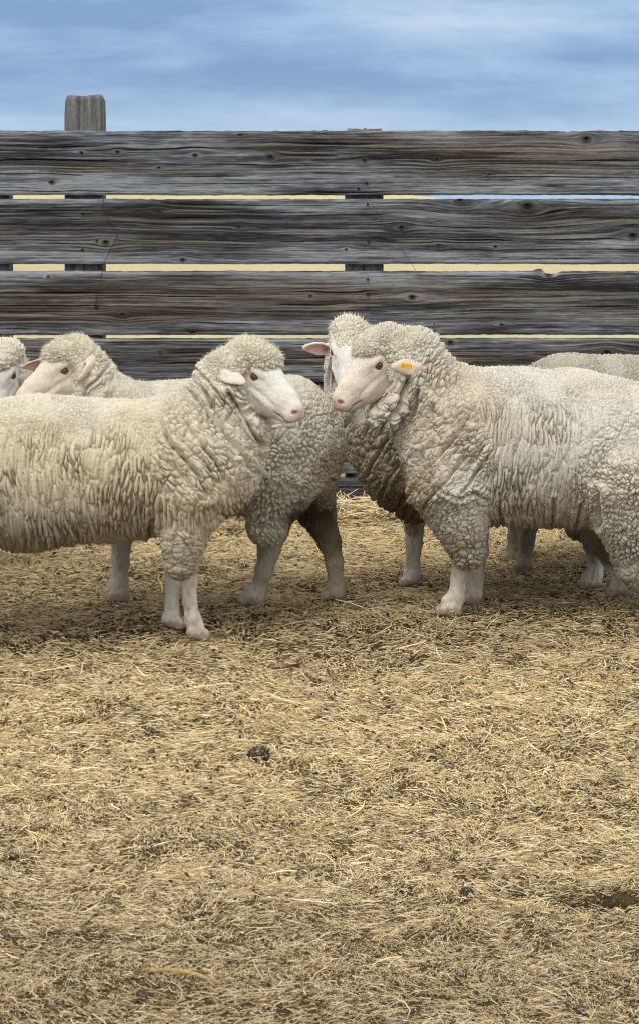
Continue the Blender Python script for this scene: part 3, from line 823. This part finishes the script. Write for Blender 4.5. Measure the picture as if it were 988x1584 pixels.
        # ---- eyes
        for sy in (1, -1):
            cpos = s.W(EYE[0], sy * (EYE[1] - 0.0045), EYE[2])
            ol = s.R @ unit((0.22, sy * 1.0, 0.06)); fw = unit(s.R @ np.array([1, 0, 0]) - ol * ((s.R @ np.array([1, 0, 0])) @ ol)); fw = unit(fw - 0.22 * s.R[:, 2]); fw = unit(fw - ol * (fw @ ol))
            upv = np.cross(ol, fw); upv = upv * np.sign(upv @ s.R[:, 2])
            re = 0.0142 * s.hs
            th, ph = np.meshgrid(np.linspace(0, math.pi, 28), np.linspace(0, 2 * math.pi, 40, endpoint=False), indexing='ij')
            d3 = np.stack([np.cos(th), np.sin(th) * np.cos(ph), np.sin(th) * np.sin(ph)], -1).reshape(-1, 3)
            Ve = cpos + re * (d3[:, :1] * ol + d3[:, 1:2] * fw + d3[:, 2:3] * upv)
            I, J = np.meshgrid(np.arange(27), np.arange(40), indexing='ij'); J2 = (J + 1) % 40
            Qe = np.stack([I * 40 + J, (I + 1) * 40 + J, (I + 1) * 40 + J2, I * 40 + J2], -1).reshape(-1, 4)
            ir = np.hypot(d3[:, 1], d3[:, 2]); fr_ = d3[:, 0] > 0
            ce = np.broadcast_to(lin(120, 96, 74), (len(Ve), 3)).copy()
            mi = (sstep(0.72, 0.64, ir) * fr_)[:, None]; ce = ce * (1 - mi) + lin(122, 98, 54) * mi
            mi = (sstep(0.70, 0.60, ir) * sstep(0.54, 0.62, ir) * fr_)[:, None]; ce = ce * (1 - mi) + lin(60, 44, 24) * mi
            mi = (sstep(1.15, 0.85, np.hypot(d3[:, 1] / 0.44, d3[:, 2] / 0.17)) * fr_)[:, None]; ce = ce * (1 - mi) + lin(12, 10, 9) * mi
            eo = mesh_obj('eye', Ve, Qe, M_eye, parent=root, col=ce, origin=org)
            # lids: an upper and lower rim round the opening
            tt = np.linspace(0, 2 * math.pi, 33)[:-1]
            a1 = 0.0170 * s.hs * np.cos(tt); a2 = 0.0078 * s.hs * np.sin(tt) * (1 - 0.30 * np.cos(tt) ** 2)
            rs = re * 1.03; a0 = np.sqrt(np.maximum(rs ** 2 - a1 ** 2 - a2 ** 2, (0.10 * re) ** 2))
            pts = cpos + a0[:, None] * ol + a1[:, None] * fw + a2[:, None] * upv
            pts = np.vstack([pts, pts[:1]])
            rad = np.where(np.r_[a2, a2[0]] > 0, 0.0022, 0.0015) * s.hs
            vl, fl2 = tube(pts, rad, 8)
            cl = np.broadcast_to(lin(92, 62, 54), (len(vl), 3)).copy()
            mesh_obj('eyelid', vl, fl2, M_skin, parent=eo, col=cl, origin=org)
        print('sheep', len(V2), len(V), time.time() - T0)

# =============================== A: front left sheep, facing right
COLA = np.array([0.735, 0.69, 0.56]); COLD = np.array([0.71, 0.672, 0.58]); COLB = np.array([0.67, 0.63, 0.52])
LEG = lin(224, 216, 200)
BROWN = lin(104, 82, 56)
def trunk(s, x0, x1, yc, r, ys, sag=0, k=0.03):
    s.K(s.fl, (x0, yc), (x1, yc), r, r, 0, ys=ys, k=k)
A = Sheep('cream sheep standing in front at left in profile, its face turned right', 6.81, 120, 1)
K, E, P, fl, bd = A.K, A.E, A.P, A.fl, A.bd
K(fl, (-110, 735), (60, 731), 112, 116, ys=1.05); K(fl, (60, 731), (240, 724), 116, 104, ys=1.05)
E(fl, -130, 725, 0, 100, 0.25, 112)
E(fl, 318, 712, 0, 84, 0.195, 100); E(fl, 270, 700, 0, 90, 0.21, 88)
K(fl, (318, 685), (352, 600), 64, 52, ys=1.0, k=0.035)
K(fl, (352, 690), (386, 640), 56, 34, ys=1.0, k=0.04)
E(fl, 350, 572, 0, 40, 0.075, 34, k=0.03)

for sy in (-1, 1):
    K(fl, (366, 600), (388, 655), 22, 24, sy * 0.055, k=0.02)
for dd in (-0.105, 0.10):
    K(fl, (296, 760), (283, 862), 60, 25, dd, k=0.035)
K(fl, (-45, 745), (-42, 838), 74, 46, -0.165, k=0.012); K(fl, (-90, 770), (-90, 850), 80, 45, 0.12)
K(bd, (-110, 730), (300, 715), 85, 80, ys=0.9); K(bd, (310, 700), (360, 600), 60, 34, k=0.04); 
A.head((394, 583), 0.03, 25, 38, -1, cap=0.88)
ob = P(352, 580, -0.05)
A.ear(P(344, 574, -0.065), P(380, 588, -0.120), 0.029, (0.5, 0.05, -0.85))
A.ear(A.W(-0.005, 0.058, 0.018), A.W(-0.01, 0.155, 0.010), 0.026, A.R @ np.array([0.9, 0, -0.2]))
A.leg([(300, 780, 34), (292, 850, 22), (292, 895, 14.5), (294, 930, 12), (299, 958, 13)], (308, 993))
A.leg([(290, 780, 34), (272, 850, 20), (269, 895, 13.5), (266, 935, 12), (264, 956, 13)], (270, 977))
A.leg([(-70, 800, 40), (-52, 860, 20), (-74, 905, 14), (-72, 950, 13)], (-62, 990)); A.leg([(-90, 800, 40), (-92, 860, 20), (-112, 905, 14), (-110, 940, 13)], (-102, 972))
zoneA = {'head': [(398, 558, 46), (350, 556, 34)], 'crease': [(356, 604, 380, 636, 2.6, 0.030), (380, 636, 406, 688, 2.6, 0.030), (318, 598, 342, 640, 2.4, 0.022), (342, 640, 364, 694, 2.4, 0.022), (296, 650, 332, 700, 2.2, 0.016), (240, 800, 232, 835, 2.5, 0.02), (330, 800, 372, 770, 2.2, 0.014)], 'neck': [(330, 640, 76), (370, 690, 48), (300, 700, 60), (378, 640, 44)],
         'leg': [(280, 850, 46), (-70, 850, 46)], 'stain': [(230, 720, 110, lin(214, 194, 152), 0.35), (350, 770, 60, lin(204, 182, 140), 0.4), (60, 720, 90, lin(208, 188, 150), 0.3)]}
A.build(0.0023, 0.0036, zoneA, COLA, LEG, fold=(0.62, 0, -0.78), fuzz=26000)

# =============================== D: front right sheep with the yellow tag, facing left
D = Sheep('large cream sheep at right with a yellow ear tag, head to the left', 7.165, 800, -1)
K, E, P, fl, bd = D.K, D.E, D.P, D.fl, D.bd
K(fl, (770, 690), (920, 702), 122, 114, ys=1.0); K(fl, (920, 702), (1060, 720), 114, 120, ys=1.02)
E(fl, 1060, 700, 0, 110, 0.24, 105)
E(fl, 714, 690, 0, 90, 0.20, 118); E(fl, 696, 704, 0, 68, 0.16, 90, 20)
K(fl, (702, 640), (642, 584), 68, 56, ys=0.9, k=0.04)
K(fl, (674, 696), (620, 652), 50, 24, ys=1.0, k=0.03)
E(fl, 636, 549, 0, 48, 0.085, 44)
for sy in (-1, 1):
    K(fl, (622, 585), (592, 640), 22, 24, sy * 0.06, k=0.02)
for dd in (-0.105, 0.10):
    K(fl, (696, 752), (719, 846), 66, 26, dd, k=0.035)
K(fl, (975, 740), (990, 860), 90, 48, -0.13, k=0.02); K(fl, (1000, 740), (1000, 850), 85, 45, 0.12)
E(fl, 965, 760, -0.135, 66, 0.10, 80, k=0.015)
K(bd, (735, 685), (1060, 700), 84, 90, ys=0.9); K(bd, (730, 690), (652, 592), 50, 32, k=0.03); K(bd, (652, 592), (622, 582), 32, 30, k=0.02)
D.head((585, 566), 0.02, 28, 36, 1, 1.02)
D.ear(P(650, 566, -0.070), P(604, 563, -0.135), 0.027, (0.15, 0.95, -0.3))
D.ear(D.W(-0.005, -0.058, 0.018), D.W(-0.01, -0.155, 0.010), 0.027, D.R @ np.array([0.9, 0, -0.2]))
D.leg([(715, 780, 34), (716, 850, 22), (712, 885, 15), (704, 925, 13), (699, 945, 14)], (689, 961))
D.leg([(725, 780, 34), (734, 850, 20), (735, 885, 14), (733, 918, 12.5), (733, 932, 14)], (728, 943))
D.leg([(1010, 800, 40), (1030, 870, 20), (1050, 910, 14), (1042, 945, 13)], (1032, 975)); D.leg([(1040, 800, 40), (1060, 870, 20), (1080, 910, 14), (1072, 935, 13)], (1062, 955))
zoneD = {'head': [(582, 548, 44), (622, 540, 36)], 'neck': [(665, 565, 50), (650, 640, 80), (610, 620, 40), (690, 690, 60), (640, 720, 60)],
         'crease': [(630, 584, 612, 622, 2.6, 0.030), (612, 622, 586, 660, 2.6, 0.030), (642, 600, 632, 650, 2.4, 0.022), (664, 620, 648, 680, 2.0, 0.014), (682, 748, 706, 755, 2.0, 0.011), (706, 755, 728, 748, 1.8, 0.013), (728, 748, 748, 760, 2.0, 0.011), (906, 745, 914, 800, 2.6, 0.022), (765, 770, 775, 810, 2.6, 0.02), (845, 760, 848, 806, 2.2, 0.016), (884, 770, 886, 812, 2.2, 0.018)], 'leg': [(716, 840, 50), (990, 880, 40)], 'thigh': [(985, 720, 105), (985, 820, 80), (700, 760, 52)],
         'stain': [(700, 640, 90, lin(206, 186, 148), 0.35), (620, 760, 60, lin(160, 136, 98), 0.6)],
         'bstain': []}
D.build(0.0023, 0.0036, zoneD, COLD, LEG, fold=(-0.58, 0, -0.82), fuzz=26000, facecol=lin(232, 221, 204))
# yellow tag through the near ear
tb = P(625, 561, -0.150 + 0.02) + np.array([0, -0.022, 0])
w2, h2 = 0.0175, 0.0075
tx = unit((1, -0.1, -0.16)); tz = unit((0.16, 0, 1)); ty = np.cross(tz, tx)
oc = [(-1, -0.6), (-0.8, -1), (0.85, -1), (1, -0.7), (1, 0.7), (0.85, 1), (-0.8, 1), (-1, 0.6)]
Vt = [tb + a * w2 * tx + b * h2 * tz + e_ * 0.0010 * ty for e_ in (-1, 1) for a, b in oc]
ft = [np.array([[0, j + 1, j + 2] for j in range(0)])]
tri = [[0, j + 1, j] for j in range(1, 7)] + [[8, 8 + j, 8 + j + 1] for j in range(1, 7)]
qd = [[j, (j + 1) % 8, 8 + (j + 1) % 8, 8 + j] for j in range(8)]
tg = mesh_obj('ear_tag', np.array(Vt), [np.array(qd), np.array(tri)], M_tag, parent=D.root, col=np.broadcast_to(lin(250, 190, 20), (16, 3)), smooth=False, origin=D.root.location)
v, f_ = tube([tb - tx * 0.011 + ty * 0.014, tb - tx * 0.011 - ty * 0.003], [0.0028, 0.0028], 10)
mesh_obj('tag_stud', v, f_, M_tag, parent=tg, col=np.broadcast_to(lin(235, 170, 15), (len(v), 3)), origin=D.root.location)

# =============================== B: behind A, facing left
B = Sheep('greyish sheep behind the front left one, facing left, with a dark soiled hind leg', 7.28, 320, -1)
K, E, P, fl, bd = B.K, B.E, B.P, B.fl, B.bd
K(fl, (200, 700), (430, 690), 108, 104, ys=1.0)
E(fl, 446, 680, 0, 80, 0.205, 96, -10); E(fl, 470, 690, 0, 56, 0.16, 78)
K(fl, (170, 680), (140, 600), 75, 50, k=0.05)
E(fl, 138, 577, 0.0, 36, 0.075, 40)
for sy in (-1, 1): K(fl, (138, 590), (120, 640), 24, 26, sy * 0.055, k=0.02)
K(fl, (432, 730), (414, 806), 70, 32, -0.09, k=0.02); K(fl, (414, 794), (418, 812), 33, 22, -0.09, k=0.02)
K(fl, (480, 720), (502, 780), 48, 20, 0.09, k=0.02); K(fl, (466, 750), (478, 806), 40, 17, 0.05, k=0.03)
K(fl, (195, 740), (195, 790), 60, 34, 0.0)
K(bd, (200, 690), (440, 690), 80, 80, ys=0.9); K(bd, (190, 680), (130, 600), 55, 34, k=0.04)
B.head((100, 574), 0.03, 19, 38, 1, 1.0, cap=0.92)
B.ear(P(141, 562, -0.075), P(128, 583, -0.125), 0.024, (-0.85, -0.5, 0.0))
B.ear(B.W(-0.005, -0.055, 0.012), P(30, 569, 0.04), 0.024, (-0.35, -0.8, -0.45))
B.leg([(430, 750, 50), (422, 815, 26), (416, 850, 19), (408, 885, 15), (399, 918, 13), (396, 928, 14)], (384, 944))
B.leg([(470, 740, 46), (488, 790, 30), (508, 835, 20), (517, 868, 15), (519, 900, 13.5), (520, 915, 15)], (511, 935))
B.leg([(190, 760, 40), (190, 830, 16), (189, 870, 12.5), (188, 905, 12.5), (186, 920, 14.5)], (178, 940))
B.leg([(200, 760, 36), (186, 830, 15), (184, 865, 12), (183, 892, 11), (182, 905, 13)], (176, 928))
zoneB = {'head': [(98, 552, 46)], 'neck': [(135, 590, 46), (150, 650, 60)], 'crease': [(516, 738, 468, 792, 2.4, 0.02), (400, 790, 470, 770, 2.0, 0.012)], 'leg': [], 'thigh': [(450, 700, 110), (420, 790, 55)],
         'stain': [(500, 790, 34, lin(96, 80, 60), 0.6), (474, 800, 30, lin(50, 42, 33), 0.95), (520, 720, 42, lin(150, 124, 86), 0.6)],
         'bstain': [(482, 800, 46, lin(58, 47, 35), 0.95), (508, 842, 34, lin(100, 86, 62), 0.85), (515, 890, 40, lin(160, 144, 110), 0.6), (420, 860, 50, lin(160, 148, 126), 0.4)]}
B.build(0.0026, 0.0036, zoneB, COLB, lin(190, 182, 166), dirt=0.5, fuzz=20000, facecol=lin(224, 212, 192))

# =============================== E: behind D, head to camera
Ee = Sheep('brown-chested sheep peering out from behind the tagged one, white face towards the camera', 7.62, 760, -1)
K, E, P, fl, bd = Ee.K, Ee.E, Ee.P, Ee.fl, Ee.bd
K(fl, (700, 690), (880, 684), 108, 116, ys=0.9); E(fl, 868, 660, 0, 80, 0.19, 88); E(fl, 940, 690, 0, 70, 0.19, 100)
E(fl, 640, 700, 0, 82, 0.18, 102, 20); E(fl, 598, 690, -0.02, 56, 0.14, 100, 12)
K(fl, (590, 650), (556, 570), 62, 52, k=0.05); 
K(fl, (519, 575), (534, 640), 17, 34, 0.04, k=0.03)
E(fl, 552, 548, 0.06, 40, 0.080, 38); E(fl, 546, 520, 0.0, 36, 0.06, 20, k=0.02)
K(fl, (640, 730), (638, 785), 56, 26, 0.0)
K(fl, (930, 740), (925, 812), 70, 34, -0.08); K(fl, (940, 740), (905, 812), 70, 34, 0.08)
K(bd, (650, 690), (900, 690), 80, 80, ys=0.85); K(bd, (620, 680), (560, 570), 55, 36, k=0.04)
Ee.head((516, 544), 0.0, 48, 95, -1, 1.02, cap=0.62, capw=0.80)
Ee.ear(P(514, 541, 0.005), P(469, 537, -0.020), 0.024, (0.10, -0.85, -0.35))
Ee.ear(P(590, 545, 0.0), P(630, 545, 0.03), 0.026, (0.2, -1, -0.1))
Ee.leg([(640, 760, 36), (640, 800, 18), (640, 840, 14), (638, 872, 12.5), (637, 888, 15)], (631, 908), dirx=-1)
Ee.leg([(690, 740, 36), (712, 800, 18), (718, 840, 13), (716, 870, 12), (715, 880, 14)], (708, 897), dirx=-1)
Ee.leg([(915, 780, 36), (917, 830, 20), (922, 862, 16), (919, 885, 13), (916, 896, 14)], (905, 914))
Ee.leg([(915, 780, 40), (928, 835, 22), (948, 868, 17), (961, 895, 14), (964, 908, 15)], (950, 931))
zoneE = {'head': [(545, 525, 48)], 'neck': [(600, 680, 90), (560, 640, 60), (640, 740, 60)], 'leg': [(918, 810, 36)],
         'stain': [(590, 730, 100, lin(150, 132, 104), 0.55), (630, 790, 60, lin(112, 92, 66), 0.7)],
         'bstain': [(638, 826, 12, lin(130, 100, 60), 0.7), (905, 830, 40, lin(110, 98, 76), 0.6), (935, 835, 30, lin(110, 98, 76), 0.6), (640, 790, 28, lin(110, 94, 70), 0.7)]}
Ee.build(0.0036, 0.0036, zoneE, COLD * 1.03, LEG, fold=(-0.4, 0, -0.9), fuzz=16000, facecol=lin(242, 240, 234))

# =============================== F: far right sheep
Fs = Sheep('grey-brown sheep furthest back at right, seen as a low back above the tagged one', 8.10, 1000, -1)
K, E, P, fl, bd = Fs.K, Fs.E, Fs.P, Fs.fl, Fs.bd
K(fl, (880, 660), (1120, 660), 106, 108, ys=0.95); E(fl, 886, 642, 0, 104, 0.19, 93); E(fl, 1150, 655, 0, 80, 0.2, 100)
K(fl, (860, 670), (800, 700), 75, 52, k=0.05); E(fl, 780, 705, 0, 44, 0.08, 40)
K(fl, (850, 720), (815, 790), 60, 26, -0.08); K(fl, (850, 720), (800, 785), 60, 24, 0.08)
K(fl, (1150, 720), (1160, 800), 70, 36)
K(bd, (850, 665), (1120, 665), 80, 80, ys=0.9); K(bd, (850, 680), (780, 705), 50, 32, k=0.04)
Fs.head((752, 702), 0.0, 40, 5, 1, 1.0)
Fs.ear(Fs.W(-0.005, 0.058, 0.018), Fs.W(-0.01, 0.155, 0.010), 0.026, Fs.R @ np.array([0.9, 0, -0.2]))
Fs.ear(Fs.W(-0.005, -0.058, 0.018), Fs.W(-0.01, -0.155, 0.010), 0.026, Fs.R @ np.array([0.9, 0, -0.2]))
Fs.leg([(830, 750, 30), (816, 800, 18), (814, 835, 14), (811, 862, 12), (810, 872, 14)], (807, 889))
Fs.leg([(820, 750, 30), (799, 800, 14), (795, 830, 12), (793, 850, 11), (792, 862, 12)], (788, 874))
Fs.leg([(1150, 750, 40), (1150, 820, 20), (1168, 850, 14), (1160, 875, 12)], (1152, 894)); Fs.leg([(1170, 750, 40), (1180, 820, 20), (1198, 850, 14), (1190, 865, 12)], (1182, 880))
Fs.build(0.0034, 0.0045, {'head': [(770, 680, 46)], 'stain': [], 'bstain': [(805, 830, 40, lin(120, 112, 96), 0.6)]}, np.array([0.50, 0.475, 0.39]), lin(172, 162, 146), fsc=0.95, amp=1.5, fuzz=5000)

# =============================== C: far left sheep, only head and shoulder in frame
Cs = Sheep('white-faced sheep half out of the picture at far left, dark-lined ear out', 7.95, -180, 1)
K, E, P, fl, bd = Cs.K, Cs.E, Cs.P, Cs.fl, Cs.bd
K(fl, (-330, 690), (-120, 690), 95, 95, ys=0.95); K(fl, (-110, 690), (-40, 640), 80, 60, k=0.05); K(fl, (-40, 640), (-12, 590), 56, 44, k=0.05)
E(fl, -10, 570, 0.06, 38, 0.08, 32); E(fl, 22, 600, 0.07, 18, 0.05, 40)
for dx in (-330, -120): 
    for dd in (-0.08, 0.08): K(fl, (dx, 730), (dx, 800), 55, 28, dd)
K(bd, (-330, 690), (-100, 690), 75, 75, ys=0.9); K(bd, (-110, 680), (-10, 580), 50, 34, k=0.04)
Cs.head((20, 581), 0.0, 42, 112, 1, 1.0, cap=0.85)
Cs.ear(P(22, 574, 0.02), P(52, 566, 0.0), 0.022, (-0.2, -0.9, -0.3))
Cs.ear(P(-40, 580, 0.02), P(-76, 576, 0.0), 0.024, (0.2, -0.9, -0.3))
for dx, fy in ((-330, 905), (-300, 890), (-120, 908), (-100, 892)):
    Cs.leg([(dx, 760, 34), (dx, 810, 18), (dx, 850, 13), (dx, 870, 13)], (dx + 6, fy))
Cs.build(0.0045, 0.0036, {'head': [(-6, 556, 52)], 'neck': [(-50, 640, 80)]}, COLD, LEG, fuzz=9000, facecol=lin(232, 230, 226))

# ------------------------------------------------------------------ small things on the ground
def blob(name, px, py, r, col, label, cat, squash=0.75, seed=0, group=None, mat=M_dung, rough=0.35, hay=0.0):
    d = ground_d(py); p = at(px, py, d)
    s_ = SDF(0.01); 
    g_ = np.random.default_rng(seed + 50)
    s_.ell((0, 0, r * squash * 0.8), (r, r, r * squash))
    for _ in range(5):
        q = unit(g_.normal(0, 1, 3)) * r * 0.6; s_.ell(q * (1, 1, 0.6) + np.array([0, 0, r * squash * 0.8]), (r * .5, r * .5, r * .42))
    V, Q = s_.mesh(r / 11); Nn = vnormals(V, Q)
    if (Nn * (V - V.mean(0))).sum() < 0: Q = Q[:, ::-1]; Nn = -Nn
    sp = (V / r) * 3 + seed * 5
    f1, f2, _ = worley(sp)
    V = V + Nn * ((f2 - f1 - 0.3)[:, None] * r * rough)
    m = sstep(0.55, 0.68, fbm(sp * 2.5, 3))[:, None] * hay
    c = col * (0.6 + 0.8 * fbm(sp * 2, 3))[:, None]; c = c * (1 - m) + lin(176, 152, 108) * m
    z = float(ground_z(np.array([p[0]]), np.array([p[1]]))[0]) + 0.004
    o = mesh_obj(name, V, Q, mat, col=c); o.location = (p[0], p[1], z); tag(o, label, cat, group)
    return o
blob('dung_clod', 401, 1182, 0.023, lin(62, 56, 48), 'large dark straw-flecked dung clod alone in the open middle of the litter', 'dung clod', 0.85, 1, hay=0.8)
for k, (x, y, r, lb) in enumerate([
    (20, 1331, .009, 'small black dung pellet close to the left edge, well below the middle of the litter'),
    (225, 1546, .013, 'dark flattened dung lump by the bottom edge, below the long pale stalk'),
    (233, 1165, .008, 'small dark pellet, the one straight left of the large dung clod'),
    (341, 1196, .009, 'dark pellet nearest to the large dung clod, just left and in front of it'),
    (666, 1180, .006, 'small dark pellet well to the right of the large dung clod'),
    (626, 1380, .012, 'dark crumbled lump, leftmost of the three in a row toward the hole in the litter'),
    (721, 1390, .013, 'dark crumbled lump, the biggest and middle one of three in a row'),
    (801, 1393, .011, 'dark crumbled lump, rightmost of three in a row and nearest to the hole'),
    (934, 1192, .008, 'small dark pellet near the right edge, level with the large dung clod'),
    (870, 1285, .009, 'small dark pellet on the right, between the clod row and the hole'),
    (512, 1325, .008, 'small dark pellet alone in the centre of the lower litter'),
    (520, 868, .010, 'dark pellet just behind the soiled hind leg of the greyish sheep'),
    (205, 862, .011, 'dark pellet under the belly of the front left sheep'),
    (640, 992, .009, 'dark pellet in front of the tagged sheep, left of its forward hoof'),
    (760, 1480, .007, 'dark pellet in the lower right part of the litter, below the three lumps')]):
    blob('dung_pellet', x, y, r, lin(58, 52, 46), lb, 'dung pellet', 0.6, 3 + k, 'dung pellets scattered over the litter', rough=0.15, hay=0.3)
def leaf(px, py, w_, h_, col, label, name, cat, seed):
    d = ground_d(py); p = at(px, py, d); z = float(ground_z(p[:1], p[1:2])[0]) + 0.018
    n = 14; u = np.linspace(-1, 1, n); Vv = []
    for e_ in (0, 1):
        for a in u:
            for b in u[::2]:
                wd = math.sqrt(max(0, 1 - a * a)) * (0.8 + 0.3 * math.sin(3 * a + seed))
                Vv.append([a * w_, b * h_ * wd, 0.006 * math.cos(3 * b + 2 * a) + 0.010 * b * b - e_ * 0.002])
    m = len(u[::2]); Q = []
    for e_ in (0, 1):
        for i in range(n - 1):
            for j in range(m - 1):
                q = [e_ * n * m + i * m + j, e_ * n * m + (i + 1) * m + j, e_ * n * m + (i + 1) * m + j + 1, e_ * n * m + i * m + j + 1]
                Q.append(q if e_ == 0 else q[::-1])
    o = mesh_obj(name, np.array(Vv), np.array(Q), M_misc, col=np.broadcast_to(col, (len(Vv), 3)))
    o.location = (p[0], p[1], z); o.rotation_euler = (R(-14), 0, R(12 * seed)); tag(o, label, cat)
leaf(452, 1036, 0.032, 0.020, lin(178, 136, 118), 'pinkish dry leaf lying on the straw in front of the sheep', 'dry_leaf', 'leaf', 1)
leaf(2, 1127, 0.018, 0.013, lin(176, 118, 104), 'reddish dry leaf cut off by the left edge of the picture', 'dry_leaf', 'leaf', 2)
def stick(name, pts, r, col, label, cat, n=8):
    W = [at(x, y, d) for x, y, d in pts]
    v, f_ = tube(W, r if hasattr(r, '__len__') else [r] * len(W), n)
    o = mesh_obj(name, v, f_, M_misc, col=np.broadcast_to(col, (len(v), 3)), origin=np.array([W[0][0], W[0][1], 0]))
    o.location = (W[0][0], W[0][1], 0); tag(o, label, cat)
    return o
def gp(x, y, lift=0.0):
    d = ground_d(y); return (x, y - lift, d)
stick('twig', [gp(232, 1516, 14), gp(262, 1518, 18), gp(300, 1524, 18), gp(342, 1536, 14)], [0.003, 0.0045, 0.004, 0.0025], lin(180, 152, 104), 'long pale stalk lying in the lower left of the litter', 'stalk')
fD = FENCE_D - 0.03
stick('upright_stalk', [(553, 800, fD - .03), (556, 790, fD - .03), (562, 768, fD - .03), (566, 742, fD - .02)], [0.005, 0.006, 0.004, 0.003], lin(190, 156, 96), 'thick bent straw stalk leaning on the foot of the fence', 'stalk')
stick('upright_stalk', [(592, 800, fD - .03), (586, 780, fD - .03), (574, 752, fD - .02)], [0.0025, 0.002, 0.0015], lin(196, 170, 120), 'thin pale straw stalk leaning on the fence foot beside the thick one', 'stalk')
stick('upright_stalk', [(610, 800, fD - .03), (604, 770, fD - .03), (592, 758, fD - .02), (584, 760, fD - .02)], [0.0022, 0.002, 0.0018, 0.0015], lin(186, 160, 110), 'thin hooked straw stalk at the fence foot, nearest the brown-chested sheep', 'stalk')
fw_ = FENCE_D - 0.012
stick('wire', [(161, 303, fw_), (159, 325, fw_), (172, 345, fw_), (183, 365, fw_), (172, 385, fw_), (160, 410, fw_), (157, 430, fw_), (152, 450, fw_), (147, 478, fw_)], 0.0016, lin(70, 50, 42), 'thin rusty wire hanging down the fence below the tall post', 'wire', 6)
stick('grass_stem', [(572, 310, fw_), (583, 328, fw_), (600, 350, fw_), (618, 380, fw_), (634, 406, fw_), (654, 436, fw_)], 0.0009, lin(92, 74, 58), 'thin dry stem lying slantwise on the fence above the tagged sheep', 'stem', 6)
stick('grass_stem', [(671, 500, fw_), (672, 515, fw_), (674, 530, fw_), (682, 548, fw_)], 0.0013, lin(60, 50, 42), 'short dark stem on the fence just over the back of the tagged sheep', 'stem', 6)
print('done', time.time() - T0)
